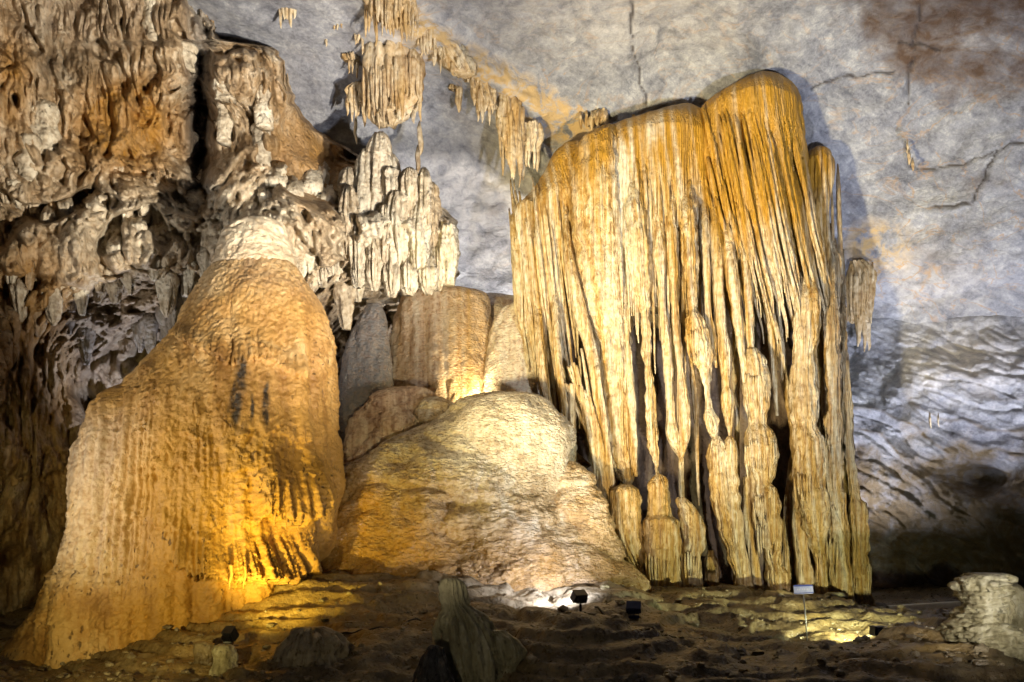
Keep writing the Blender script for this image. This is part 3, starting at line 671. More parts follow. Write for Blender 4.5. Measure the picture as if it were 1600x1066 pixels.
body('pillar_body', [(456, 652, 742), (460, 634, 758), (470, 622, 770), (500, 612, 772), (560, 606, 772), (610, 601, 772), (680, 598, 772)], 23.6, M['pillar'], k=.75, flat=.7, nu=160, nv=120, disp=pd, parent=pil, attr=lambda e: dict(ochre=np.clip(.32 + .4 * sm(690, 715, e['px']) + .4 * gn(e['px'] / 14., 2., 3.), 0, 1), pale=np.clip(.25 - .5 * gn(e['px'] / 14., 2., 3.), 0, 1)))
pil = thing('flowstone_pillar', P(810, 640, 23.2), 'pale yellow flowstone pillar tucked against the great drapery', 'flowstone', 'pillars behind the mound')
body('pillar_body', [(472, 800, 836), (480, 782, 848), (500, 767, 856), (540, 758, 860), (580, 755, 862), (680, 750, 866)], 22.9, M['pillar'], k=.75, nu=130, nv=110, disp=pd, parent=pil, attr=lambda e: dict(pale=.8 + 0 * e['px'], ochre=.35 * sm(790, 830, e['px'])))
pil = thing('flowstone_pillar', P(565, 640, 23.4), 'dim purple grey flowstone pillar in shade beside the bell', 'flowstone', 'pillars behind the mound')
body('pillar_body', [(476, 574, 598), (490, 560, 604), (520, 545, 608), (560, 534, 612), (600, 528, 616), (720, 518, 622)], 22.6, M['pillar'], k=.8, nu=110, nv=100, disp=pd, parent=pil, attr=lambda e: dict(grey=1.0 + 0 * e['px']))  # full grey paints this pillar's shade into its colour
top = thing('flowstone_shelf', P(775, 470, 24.5), 'low brown flowstone hump under the hollow between the pillars', 'flowstone')
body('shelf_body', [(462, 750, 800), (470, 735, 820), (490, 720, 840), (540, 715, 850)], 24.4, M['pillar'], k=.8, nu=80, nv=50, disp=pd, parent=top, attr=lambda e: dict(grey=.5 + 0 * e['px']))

# ------------------------------------------------------------------ the great drapery
drap = thing('great_drapery', P(1080, 925, 21.5), 'towering golden fluted drapery of fused stalactites reaching from ceiling to floor', 'drapery')
def flow(e, sx, lean=0.0, y0=250, amp=.12, seed=0.0):
    """curtain flutes: rounded ridges with sharp creases that deepen downwards"""
    px, py = e['px'] - lean * (e['row'] - y0), e['row']
    a = px + 3.5 * gn(py / 60, px / 60, seed)
    dep = sm(y0 - 40, y0 + 130, py + 45 * gn(px / 16, 7.7, seed))
    f = .45 * crease(gn(a / sx, seed, py / 420), 2.3) + .40 * crease(gn(a / (sx * .48), seed + 5, py / 350), 2.3)
    gap = crease(gn(a / (sx * .9), seed + 9, py / 380), 3.8) * sm(-.25, .25, gn(px / 13, seed, py / 150)) * sm(y0 - 20, y0 + 70, py + 50 * gn(px / 13, 3.3, seed))
    return -amp * f * (.22 + dep) - 4.6 * amp * gap
def drape_attr(e):
    px, py = e['px'], e['row']
    n = fbm(px / 30, py / 110, 3.1, 3)
    hood = sm(1060, 1110, px) * sm(1275, 1240, px)
    o = np.clip(sm(330 + 70 * hood, 230 + 60 * hood, py + 60 * n) * 1.0 + .10 + .25 * n, 0, 1)
    wht = np.exp(-((px - 972) / 16) ** 2) * sm(200, 250, py) * sm(520, 330, py) * 1.2 + np.exp(-((px - 1020) / 14) ** 2 - ((py - 205) / 30) ** 2)
    stk = gn((px - .12 * py) / 8, 1.7, py / 300)
    low = sm(700, 800, py)
    return dict(ochre=np.clip(o - wht * .9 + .55 * stk * (1 - .4 * low) + .18 + .2 * low, 0, 1), pale=np.clip(wht * .8 + .34 * sm(300, 440, py) * sm(780, 640, py) - .8 * stk + .25 * n, 0, .95), grey=np.clip(.45 * sm(1285, 1310, px) * sm(760, 700, py) + .1 * n, 0, 1))
base = mkd(.035, 2.2, .5)
D = {}
def curtain(key, rows, Y, ry, k, sx, lean, y0, amp, nu, nv):
    D[key] = (rows, Y, ry, k)
    return body('curtain', rows, Y, M['drape'], k=k, ry=ry, nu=nu, nv=nv, disp=lambda e: base(e) + .16 * fbm(e['X'] * .9, e['Y'] * .9, e['Z'] * .2, 2) + flow(e, sx, lean, y0, amp, hash(key) % 7 + 1.3 if False else float(len(key)) + ord(key[0]) * .37), parent=drap, attr=drape_attr, front=.5, zf=.85)
curtain('main', [(164, 1030, 1092), (169, 990, 1112), (178, 952, 1120), (192, 928, 1124), (220, 902, 1126), (260, 882, 1126), (320, 874, 1126), (380, 876, 1126), (420, 884, 1120), (455, 900, 1105), (480, 920, 1085)], 22.3, 1.45, .9, 9, 0.0, 300, .16, 300, 200)
curtain('hood', [(113, 1156, 1212), (115, 1140, 1224), (121, 1116, 1236), (132, 1096, 1246), (155, 1082, 1254), (200, 1080, 1258), (260, 1090, 1260), (320, 1098, 1264), (370, 1112, 1268), (410, 1135, 1272), (440, 1165, 1274)], 21.8, 1.35, 1.1, 9, .22, 190, .20, 240, 190)
curtain('left', [(222, 880, 915), (240, 862, 925), (270, 842, 925), (300, 818, 920), (315, 800, 915), (340, 795, 905), (400, 794, 892), (470, 799, 884), (520, 812, 886), (580, 828, 890), (640, 850, 892), (700, 872, 896), (730, 884, 898)], 22.4, .9, 1.1, 8.5, .10, 310, .13, 180, 210)
curtain('right', [(228, 1268, 1286), (233, 1258, 1294), (250, 1250, 1300), (320, 1250, 1308), (420, 1252, 1317), (560, 1255, 1326), (700, 1262, 1336), (790, 1262, 1350), (850, 1258, 1357), (950, 1262, 1364)], 22.3, .85, 1.6, 8.5, .02, 240, .12, 170, 260)
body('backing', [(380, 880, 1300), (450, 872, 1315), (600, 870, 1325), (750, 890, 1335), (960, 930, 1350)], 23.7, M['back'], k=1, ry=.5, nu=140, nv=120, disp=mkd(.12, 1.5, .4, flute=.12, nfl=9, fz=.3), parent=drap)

def front_of(key, px, py):
    rows, Y, ry, kk = D[key]
    ys = [r[0] for r in rows]
    q = min(max(py, ys[0]), ys[-1])
    xl, xr = float(pchip(ys, [r[1] for r in rows], np.array(q))), float(pchip(ys, [r[2] for r in rows], np.array(q)))
    u = (px - (xl + xr) / 2) / max(1, (xr - xl) / 2)
    return Y - min(ry, kk * (xr - xl) / 2 / F * Y) * math.sqrt(max(.04, 1 - u * u))
def pipe(rows, Y, name='stalactite', nu=16, nv=44, sink=False, thin=1.0, **kw):
    o = dict(rough=.012, nf=5, flute=.022, nfl=1.5, fz=.4, band=.012, bf=2.2, seed=rng.uniform(0, 80)); o.update(kw)
    rows = [r if len(r) > 3 else tuple(r) + (Y,) for r in rows]
    if sink:
        y0, x0, w0, Y0 = rows[0]
        rows = [(y0 - 90, x0, w0 * .25, Y0 + 1.15), (y0 - 35, x0, w0 * .6, Y0 + .65), (y0 + 20, x0 + (rows[1][1] - x0) * 20 / max(31, rows[1][0] - y0), w0 * .9, Y0 + .25)] + [(rows[1][0], rows[1][1], rows[1][2], Y0 + .03)] + rows[2:]
    rows = [(r[0], r[1], r[2] * thin, r[3]) for r in rows]
    return strand(name, rows, Y, M['drape'], k=1.15, nu=nu, nv=nv, disp=mkd(**o), parent=drap, attr=drape_attr)
# free hanging fringe pipes, row after row
for key, n, xa, xb, ya, yb, la, lb, lean, ra, rb in (
        ('main', 62, 984, 1126, 260, 370, 110, 260, .03, 2.2, 4.8), ('main', 16, 880, 985, 330, 420, 90, 210, .05, 2.5, 4.5), ('hood', 82, 1096, 1258, 190, 370, 100, 290, .20, 2.2, 4.8),
        ('left', 40, 798, 884, 300, 420, 110, 280, .12, 2.5, 5), ('right', 22, 1260, 1310, 270, 480, 120, 330, .03, 2.6, 5)):
    for i in range(n):
        x = xa + (xb - xa) * (i + rng.uniform(.1, .9)) / n; y = rng.uniform(ya, yb); ln = rng.uniform(la, lb); r = rng.uniform(ra, rb)
        Y0, Y1 = front_of(key, x, y) + .06, front_of(key, x, y + ln * .5) - rng.uniform(-.12, .12)
        ex = x + lean * ln
        pipe([(y - 30, x - lean * 30, r * .3, Y0 + .30), (y, x, r * .8, Y0), (y + ln * .35, x + lean * ln * .35, r, (Y0 + Y1) / 2 - .03), (y + ln * .7, x + lean * ln * .7, r * .75, Y1), (y + ln * .93, ex - 1, r * .4, Y1 + .03), (y + ln, ex, .8, Y1 + .05)], Y0, nu=14, nv=30)
# the long stalactites and columns one can follow to the floor
KEY = [
    (21.5, 'broad_column', [(200, 950, 14), (225, 938, 34), (290, 932, 44), (420, 940, 45), (490, 948, 42), (525, 955, 33), (545, 958, 29), (600, 960, 27), (700, 966, 26), (735, 974, 20), (756, 978, 11), (766, 978, 9)]),
    (20.95, 'stalactite', [(370, 884, 10), (480, 905, 14), (560, 926, 12), (680, 941, 9), (740, 956, 5), (760, 962, 2)]),
    (20.8, 'stalactite', [(270, 990, 14), (330, 993, 19), (420, 1000, 22), (470, 1005, 14), (500, 1008, 7), (514, 1009, 9), (540, 1011, 11), (560, 1012, 8), (600, 1015, 9), (640, 1017, 11), (700, 1022, 10), (735, 1027, 6), (750, 1029, 2)]),
    (21.1, 'stalactite', [(300, 974, 8), (480, 978, 8), (530, 981, 4), (550, 983, 6), (600, 985, 8), (715, 991, 8), (745, 994, 3)]),
    (20.8, 'stalactite', [(310, 1024, 13), (400, 1030, 14), (440, 1033, 8), (462, 1034, 6), (500, 1037, 9), (560, 1043, 10), (650, 1048, 9), (675, 1050, 13), (700, 1058, 11), (712, 1063, 6), (722, 1065, 2)]),
    (20.75, 'stalactite', [(310, 1046, 12), (420, 1052, 10), (450, 1053, 6), (500, 1056, 8), (580, 1063, 8), (615, 1066, 11), (650, 1069, 14), (680, 1069, 12), (705, 1066, 7), (722, 1064, 2)]),
    (20.6, 'bulbed_column', [(320, 1075, 15), (420, 1080, 13), (460, 1082, 8), (482, 1083, 8), (496, 1084, 14), (525, 1090, 20), (560, 1098, 17), (588, 1103, 9), (610, 1105, 5), (640, 1108, 7), (656, 1112, 12), (670, 1114, 11), (690, 1118, 5), (700, 1119, 5)]),
    (20.75, 'stalactite', [(340, 1100, 11), (440, 1105, 7), (485, 1106, 7), (515, 1110, 10), (550, 1115, 9), (575, 1119, 3)]),
    (20.75, 'bulbed_column', [(340, 1117, 12), (470, 1124, 9), (500, 1126, 9), (560, 1132, 11), (588, 1134, 8), (602, 1135, 6), (620, 1136, 11), (650, 1138, 9), (678, 1140, 3), (690, 1141, 3)]),
    (20.7, 'stalactite', [(360, 1134, 13), (440, 1145, 13), (520, 1155, 9), (580, 1162, 7), (600, 1165, 6)]),
    (20.8, 'stalactite', [(370, 1160, 11), (450, 1168, 10), (540, 1173, 9), (600, 1176, 8)]),
    (20.7, 'stacked_column', [(545, 1176, 10), (572, 1180, 20), (600, 1183, 23), (640, 1184, 19), (662, 1184, 15), (678, 1186, 22), (695, 1188, 28), (715, 1189, 28), (742, 1189, 22), (756, 1190, 18), (768, 1194, 24), (790, 1197, 25), (800, 1198, 22), (812, 1199, 25), (840, 1202, 23), (865, 1207, 15), (878, 1209, 14), (895, 1213, 18), (925, 1217, 20), (945, 1217, 21)]),
    (20.6, 'stalagmite', [(682, 1120, 6), (690, 1120, 12), (720, 1122, 17), (780, 1128, 18), (830, 1138, 17), (870, 1148, 13), (900, 1156, 12), (945, 1162, 14)]),
    (20.5, 'ribbed_column', [(682, 1140, 5), (692, 1141, 11), (720, 1142, 13), (740, 1143, 11), (752, 1144, 14), (766, 1144, 11), (778, 1146, 14), (792, 1146, 11), (806, 1148, 14), (840, 1151, 13), (880, 1160, 11), (945, 1172, 12)]),
    (20.8, 'stalagmite', [(745, 1165, 6), (800, 1168, 9), (860, 1176, 9), (945, 1188, 11)]),
    (20.7, 'great_column', [(420, 1262, 18), (470, 1262, 24), (540, 1258, 22), (580, 1256, 20), (620, 1258, 26), (655, 1256, 25), (665, 1256, 22), (690, 1262, 28), (740, 1265, 30), (755, 1266, 27), (775, 1268, 30), (810, 1272, 26), (845, 1277, 17), (870, 1281, 11), (890, 1283, 10), (945, 1284, 14)]),
    (20.9, 'stacked_column', [(440, 1298, 14), (520, 1299, 15), (600, 1301, 15), (640, 1302, 13), (650, 1302, 16), (690, 1303, 16), (700, 1303, 13), (712, 1304, 16), (750, 1304, 15), (760, 1304, 13), (775, 1306, 16), (860, 1312, 17), (955, 1320, 20)]),
    (21.0, 'ribbed_column', [(480, 1318, 7), (600, 1321, 8), (700, 1327, 9), (780, 1336, 12), (786, 1340, 16), (830, 1344, 15), (880, 1345, 14), (888, 1346, 16), (930, 1349, 14), (958, 1355, 18)]),
    (20.9, 'stalagmite', [(770, 1245, 7), (820, 1248, 12), (870, 1254, 13), (905, 1258, 15), (945, 1258, 16)]),
    (20.75, 'ribbed_column', [(790, 1300, 7), (830, 1305, 14), (900, 1312, 18), (955, 1318, 20)]),
    (20.6, 'stalagmite', [(757, 976, 8), (766, 976, 22), (785, 976, 27), (815, 977, 27), (840, 980, 25), (862, 988, 20), (890, 998, 16), (930, 1005, 17)]),
    (20.5, 'bullet_stalagmite', [(740, 1028, 4), (745, 1028, 12), (760, 1029, 18), (790, 1030, 20), (806, 1031, 20), (814, 1033, 29), (850, 1035, 32), (890, 1036, 29), (945, 1036, 31)]),
    (20.7, 'stalagmite', [(777, 1064, 5), (784, 1067, 12), (805, 1077, 20), (830, 1084, 21), (850, 1085, 19), (872, 1080, 16), (900, 1079, 18), (945, 1079, 20)]),
    (21.6, 'stalagmite', [(860, 1110, 6), (880, 1112, 12), (910, 1113, 15), (945, 1113, 17)]),
    (21.6, 'stalagmite', [(700, 1240, 5), (800, 1232, 10), (945, 1232, 13)]),
    (21.4, 'stalactite', [(480, 1215, 7), (560, 1222, 8), (660, 1236, 6), (720, 1242, 4)]),
    (21.3, 'stalactite', [(430, 1200, 9), (520, 1206, 8), (600, 1210, 6), (650, 1214, 3)]),
    (21.7, 'stalactite', [(420, 1148, 9), (560, 1150, 7), (700, 1152, 5), (780, 1153, 3)]),
    (21.6, 'stalactite', [(640, 1064, 6), (700, 1064, 6), (800, 1066, 5), (830, 1066, 3)]),
    (21.2, 'stalactite', [(560, 1080, 6), (640, 1087, 6), (720, 1090, 4), (790, 1092, 2)]),
    (21.3, 'stalactite', [(480, 840, 9), (560, 845, 10), (600, 852, 8), (640, 858, 8), (690, 866, 5)]),
    (21.1, 'stalactite', [(480, 868, 9), (560, 872, 8), (640, 884, 7), (712, 892, 6), (720, 893, 4)]),
    (21.0, 'stalactite', [(600, 893, 6), (640, 894, 7), (712, 896, 6), (722, 897, 3)]),
]
for Y, nm, rows in KEY:
    big = max(r[2] for r in rows) > 16
    tall = rows[-1][0] - rows[0][0]
    rib = nm in ('ribbed_column', 'stacked_column', 'broad_column')
    pipe(rows, Y, nm, thin=.88 if nm == 'stalactite' else 1.0, sink=200 < rows[0][0] < 500, nu=56 if big else 26, nv=int(min(140, max(40, tall / 3))), rough=.055 if big else .016, nf=3.2, flute=.055 if big else .028, nfl=(3.0 if rib else 2.0) if big else 1.4, fz=.45, band=.02 if big else .014, bf=2.6)
# cream tassels leaning off the stacked columns and the left pipe organ
for i in range(13):
    t_ = i / 12
    x0, y0 = 884 + 50 * t_, 540 + rng.uniform(-20, 60) + 40 * t_; x1, y1 = 925 + 36 * t_, 690 + 110 * math.sin(t_ * 2.2) + rng.uniform(-15, 15)
    pipe([(y0, x0, 2.5), ((y0 + y1) / 2, x0 * .45 + x1 * .55, rng.uniform(3.5, 5)), (y1 - 12, x1 - 2, 2.8), (y1, x1, .7)], 21.0 - .25 * t_, nv=34)
for cx, cy, cw, n, Y in ((1188, 705, 27, 15, 20.28), (1197, 790, 23, 12, 20.32), (1202, 835, 22, 10, 20.34), (1183, 600, 21, 10, 20.36), (1090, 530, 18, 9, 20.3), (1035, 880, 30, 12, 20.05), (1079, 880, 17, 7, 20.42), (1265, 755, 28, 11, 20.28), (1300, 860, 18, 6, 20.45), (978, 520, 26, 0, 20.4)):
    for i in range(n):
        u = (i + .5) / n * 2 - 1; x = cx + u * cw * .93; ln = rng.uniform(24, 46); y = cy - 8 + 6 * u * u + rng.uniform(-5, 5)
        pipe([(y - 8, x, 1.2), (y + ln * .3, x - u, rng.uniform(2.0, 3.2)), (y + ln, x - u * 4, .7)], Y + .30 * (1 - math.sqrt(max(0, 1 - u * u * .9))), 'tassel', nu=10, nv=14, flute=0, band=0)

# ------------------------------------------------------------------ stalactite clusters on the ceiling
def cluster(label, root, knob, pipes, cat='stalactites', mat='hang', och=.4):
    """root (px, py, Y); knob rows of the root mass; pipes (px, py, w, h)"""
    Y = root[2] - (.38 if 560 < root[0] < 770 else .12)
    t = thing('stalactite_cluster', P(root[0], root[1], Y), label, cat, 'stalactite clusters hanging from the ceiling')
    at = lambda e: dict(ochre=np.clip(och + .5 * fbm(e['X'] * 1.5, e['Y'], e['Z'], 3), 0, 1), pale=np.clip(.3 + .6 * gn(e['X'] * 3, e['Y'], e['Z'] * .6), 0, 1))
    if knob: body('root_mass', knob, Y, M[mat], k=.8, nu=44, nv=38, disp=mkd(.10, 2.2, .8, flute=.14, nfl=4.0, fz=.5, pop=.06, pf=4), parent=t, attr=at)
    for px, py, w, h in pipes:
        s = rng.uniform(0, 50)
        if knob:
            ks = [r[0] for r in knob]; ym = min(max(py + h * .4, ks[0]), ks[-1])
            kl, kr = float(pchip(ks, [r[1] for r in knob], np.array(ym))), float(pchip(ks, [r[2] for r in knob], np.array(ym)))
            u = max(-1, min(1, (px - (kl + kr) / 2) / max(2, (kr - kl) / 2)))
            Yp = Y - .8 * (kr - kl) / 2 / F * Y * math.sqrt(1 - u * u) + .03
        else: Yp = Y
        w = w * rng.uniform(.7, 1.05)
        strand('stalactite', [(py - 8, px, w * .3, Yp + .25), (py + h * .15, px, w * .9, Yp), (py + h * .5, px + rng.uniform(-1, 1), w * .85), (py + h * .85, px + rng.uniform(-1, 2), w * .5), (py + h, px + rng.uniform(-1, 2), w * .12)], Yp, M[mat], nu=14, nv=30, disp=mkd(.03, 5, .6, flute=.04, nfl=1.6, band=.01, seed=s), parent=t, attr=at)
def spread(xa, xb, n, ya, yb, la, lb, ra, rb):
    return [(xa + (xb - xa) * (i + rng.uniform(.2, .8)) / n, rng.uniform(ya, yb), rng.uniform(ra, rb), rng.uniform(la, lb)) for i in range(n)]
cluster('big tan fringed stalactite clump hanging left of centre on the grey ceiling', (612, 90, 22.0), [(68, 596, 632), (76, 574, 652), (100, 567, 660), (135, 568, 662), (160, 576, 655), (178, 585, 635)], spread(569, 660, 16, 78, 105, 55, 100, 4, 8))
cluster('ragged crumbling cream shelf under the big tan clump', (600, 175, 22.3), [(150, 590, 650), (165, 580, 652), (180, 575, 640), (195, 590, 618)], spread(580, 650, 9, 152, 175, 15, 34, 4, 8), och=.2)
cluster('long row of tan stalactites cut by the top edge above the big clump', (615, 0, 20.6), [(-30, 560, 660), (0, 568, 655), (20, 580, 650), (35, 600, 640)], spread(568, 652, 16, -20, 15, 40, 70, 3.5, 7), och=.5)
cluster('narrow tan curtain of stalactites right of the top row', (666, 45, 21.2), [(5, 650, 668), (20, 648, 678), (45, 650, 680)], spread(650, 680, 6, 15, 45, 40, 62, 4, 6))
cluster('pale side fringe left of the big tan clump', (552, 150, 22.2), [(132, 552, 575), (145, 540, 575), (165, 542, 572)], spread(541, 572, 6, 140, 155, 25, 50, 3, 6), och=.2)
cluster('small tan drip high up, left of the top row', (560, 45, 21.4), [(28, 552, 566), (40, 550, 568)], spread(553, 568, 3, 34, 50, 22, 40, 3, 5))
cluster('lone thin stalactite left, below the pale fringe', (556, 190, 23.0), None, [(556, 186, 5, 40)])
cluster('lone pale stalactite above the castle of drapes', (656, 200, 22.6), None, [(656, 198, 7.5, 45), (653, 235, 5, 45)], och=.1)
cluster('crust of short tan drips below the narrow curtain, along the orange vein', (695, 75, 21.7), [(38, 672, 690), (52, 670, 708), (75, 678, 726), (100, 694, 742), (116, 712, 744)], spread(676, 742, 9, 55, 100, 14, 30, 3, 6), och=.25)
cluster('small tan nub between the orange vein and the blunt clump', (742, 118, 22.5), [(104, 732, 744), (112, 726, 754), (126, 728, 756)], spread(728, 756, 4, 108, 118, 14, 26, 3, 5), och=.3)
cluster('single carrot shaped stalactite below the orange vein', (718, 140, 23.0), [(128, 706, 716), (140, 702, 718)], [(718, 136, 8, 40)])
cluster('short blunt tan clump right of the carrot shaped stalactite', (755, 140, 22.7), [(120, 742, 758), (130, 734, 768), (150, 736, 776), (170, 750, 776)], spread(738, 776, 8, 128, 150, 30, 52, 4, 7))
cluster('tall dark tipped stalactite clump left of the great drapery', (796, 160, 22.6), [(145, 786, 804), (155, 777, 814), (190, 778, 818), (225, 788, 820)], spread(779, 818, 9, 155, 190, 70, 110, 4, 7) + [(800, 210, 9, 68), (812, 215, 7, 60)])
cluster('broken brown stalactite stub touching the great drapery', (828, 220, 22.7), [(195, 815, 842), (215, 812, 848), (240, 816, 840)], spread(815, 842, 5, 205, 235, 30, 55, 4, 7), och=.1)
cluster('cream stubs at the upper left of the ceiling', (450, 5, 20.8), [(-14, 436, 462), (5, 434, 464)], spread(434, 464, 5, -5, 12, 14, 34, 4, 6), och=.05)
cluster('tiny star shaped cluster of drips on the blue grey ceiling', (530, 32, 21.2), [(26, 524, 536), (34, 522, 540)], spread(522, 540, 4, 28, 36, 8, 18, 2, 3.5), och=.2)
cluster('tiny pair of drips beside the blue grey hollow', (512, 60, 21.6), None, [(510, 55, 3, 18), (498, 45, 2.5, 14)], och=.2)
cluster('small tan drip pair left of the big clump', (550, 95, 22.0), [(88, 540, 558), (96, 542, 560)], spread(543, 560, 3, 92, 100, 18, 30, 3, 5))
cluster('ragged pale and orange clump right of the great drapery', (1345, 430, 24.0), [(408, 1326, 1350), (428, 1322, 1368), (455, 1322, 1366), (485, 1324, 1358), (505, 1332, 1354)], spread(1323, 1366, 10, 415, 445, 45, 85, 3.5, 7) + [(1340, 470, 8, 72), (1350, 480, 7, 70), (1357, 500, 6, 48)], och=.35)
cluster('tiny rusty drip on the fissured grey ceiling', (1418, 240, 22.4), None, [(1418, 226, 3, 14), (1420, 240, 3.5, 18), (1426, 254, 3, 14)], och=.1)
cluster('tan crust of drips at the top left shoulder of the great drapery', (940, 180, 22.6), [(172, 930, 948), (182, 922, 952), (196, 918, 948)], spread(905, 948, 5, 176, 192, 12, 26, 3, 6), och=.2)
cluster('two tiny white drips on the dim right hand wall', (1460, 660, 22.6), None, [(1453, 652, 3, 18), (1466, 653, 3, 15)], och=0)

# ------------------------------------------------------------------ stalagmites and lumps on the foreground bank
def gthing(name, label, rows, Y, mat, cat='stalagmite', disp=None, nu=90, nv=90, attr=None, extra=(), k=.9):
    t = thing(name, P((rows[-1][1] + rows[-1][2]) / 2, rows[-1][0], Y), label, cat)
    body('trunk', rows, Y, M[mat], k=k, nu=nu, nv=nv, disp=disp, parent=t, attr=attr)
    for nm, r, Ye, dd in extra: body(nm, r, Ye, M[mat], k=.9, nu=60, nv=50, disp=dd, parent=t, attr=attr)
    return t
gthing('stalagmite', 'dull mossy stalagmite with a rounded tip in the centre foreground', [(904, 700, 716), (909, 694, 724), (925, 692, 728), (945, 694, 733), (960, 689, 752), (985, 684, 772), (1010, 683, 782), (1040, 690, 790), (1080, 705, 790), (1120, 712, 792)], 13.4, 'dull',
       disp=mkd(.06, 3, .7, flute=.10, nfl=3.0, fz=.8, pop=.07, pf=5), attr=lambda e: dict(grey=.5 * sm(980, 930, e['row'])),
       extra=[('skirt', [(985, 765, 785), (1000, 760, 812), (1020, 765, 822), (1045, 775, 812), (1075, 780, 800)], 13.3, mkd(.06, 3, 1, flute=.06, nfl=2.5, pop=.05))])
gthing('stalagmite', 'small black stalagmite stub at the bottom edge, centre', [(1008, 672, 682), (1014, 662, 692), (1035, 654, 700), (1060, 645, 712), (1110, 640, 725)], 12.4, 'black', disp=mkd(.05, 3, 1, flute=.02, band=.03))
gthing('flowstone_lump', 'low brown wrinkled flowstone lump on the bank left of centre', [(980, 475, 500), (985, 462, 515), (995, 450, 528), (1012, 444, 536), (1030, 442, 538), (1050, 440, 540)], 13.8, 'mud', 'flowstone', disp=mkd(.09, 2.4, 1, flute=.12, nfl=3.4, fz=1.2, pop=.10, pf=4.5), attr=lambda e: dict(pale=.25 + 0 * e['px']))
gthing('stalagmite', 'stubby pale ribbed stalagmite under the left floodlight', [(1006, 344, 356), (1010, 338, 364), (1030, 334, 368), (1048, 330, 372), (1070, 328, 376)], 14.1, 'pale', disp=mkd(.03, 5, 1, band=.03, bf=4, pop=.04, pf=8), nu=60, nv=50)
gthing('stalagmite', 'stubby dark ribbed stalagmite left of the left floodlight', [(1002, 312, 326), (1007, 306, 334), (1030, 304, 336), (1050, 302, 338), (1070, 300, 340)], 14.3, 'mud', disp=mkd(.03, 5, 1, band=.03, bf=4, pop=.03, pf=8), nu=60, nv=50)
gthing('stalagmite', 'thick cream green stalagmite at the lower right edge', [(895, 1536, 1550), (898, 1524, 1558), (903, 1512, 1563), (912, 1507, 1564), (925, 1508, 1560), (940, 1514, 1556), (955, 1505, 1552), (968, 1502, 1556), (978, 1490, 1572), (992, 1488, 1588), (1010, 1492, 1596), (1035, 1490, 1600), (1066, 1496, 1603), (1120, 1502, 1606)], 13.6, 'pale',
       disp=lambda e: mkd(.10, 3.2, 1, pop=.16, pf=4.2)(e) + .09 * bumps(e['X'] * 9, e['Y'] * 9, e['Z'] * 8) - .08 * sm(.15, .4, gn(e['X'] * 6, e['Y'] * 6, e['Z'] * 7)) - .06 * crease(gn(e['row'] / 13., e['px'] / 40, 1.), 4) - .07 * crease(gn(e['px'] / 9., 2.0, e['row'] / 60), 2) * sm(1020, 1045, e['row']), nu=130, nv=150,
       extra=[('side_knob', [(934, 1560, 1575), (940, 1552, 1584), (955, 1550, 1586), (970, 1550, 1584), (990, 1555, 1580)], 13.5, mkd(.05, 4, 1, flute=.05, nfl=2.5)), ('back_knob', [(912, 1568, 1588), (918, 1560, 1598), (940, 1558, 1606), (980, 1560, 1610), (1060, 1565, 1620)], 14.1, mkd(.06, 3, 1, pop=.05))])
gthing('flowstone_lump', 'small cream boulder lying right of the white lit patch', [(936, 1012, 1020), (939, 1006, 1026), (948, 1000, 1032), (960, 994, 1036)], 17.4, 'pale', 'boulder', disp=mkd(.05, 3, 1), nu=50, nv=30)
for px, Y, s, lab in ((952, 17.2, .13, 'flat pale stone right of the central floodlight'), (944, 17.8, .12, 'pale pebble above the flat stone by the central floodlight'), (1305, 19.8, .40, 'brown slab leaning at the foot of the great drapery'), (1332, 19.5, .16, 'small white stone below the brown slab'), (1352, 19.5, .13, 'smaller white stone beside the drapery foot'), (1376, 20.0, .30, 'grey wedge shaped stone right of the drapery foot'), (1372, 19.6, .12, 'white chip of stone in front of the grey wedge'), (1290, 19.4, .14, 'tan pebble in front of the drapery columns'), (200, 13.8, .16, 'dark stone on the bank below the bell'), (150, 13.6, .12, 'dark pebble near the lower left corner')):
    p = on_ground(px, Y)
    py = HY - (p[2] - CAMZ) / Y * F; w = s * F / Y
    o = body('stone', [(py - w * .55, px - w * .2, px + w * .25), (py - w * .45, px - w * .5, px + w * .5), (py - w * .1, px - w * .85, px + w * .75), (py + w * .25, px - w, px + w)], Y, M['pale' if Y > 16 else 'mud'], k=.8, nu=20, nv=14, disp=mkd(s * .5, 1.4 / s, 1, seed=px))
    tag(o, lab, 'stone')

# loose rubble too small to pick apart
def rubble(n):
    import bmesh as _b
    bm = _b.new(); _b.ops.create_icosphere(bm, subdivisions=1, radius=1)
    bv = np.array([v.co[:] for v in bm.verts]); bf = np.array([[v.index for v in f.verts] for f in bm.faces]); bm.free()
    V, T = [], []
    for i in range(n):
        px = nrg.uniform(-60, 1640); Y = nrg.uniform(12.2, 19.5) if i % 3 else nrg.uniform(12.4, 14.5)
        if Y > 16 and not (480 < px < 1500): Y = nrg.uniform(12.4, 15)
        r = .02 + .07 * nrg.random() ** 3
        p = on_ground(px, Y, r * .3)
        v = bv * (1 + .35 * nrg.standard_normal((len(bv), 1)) * .6) * [r * nrg.uniform(.8, 1.5), r * nrg.uniform(.8, 1.3), r * nrg.uniform(.5, .9)]
        a = nrg.uniform(0, 6.28); c_, s_ = math.cos(a), math.sin(a)
        v = np.c_[v[:, 0] * c_ - v[:, 1] * s_, v[:, 0] * s_ + v[:, 1] * c_, v[:, 2]]
        T.append(bf + len(V) * len(bv)); V.append(v + p)
    return raw_mesh('rubble', np.concatenate(V), [], np.concatenate(T), M['mud'], attrs=dict(pale=np.repeat(nrg.uniform(0, .25, n), len(bv))), smooth=False)
tag(rubble(900), 'loose brown rubble strewn over the cave floor', 'rubble', kind='stuff')

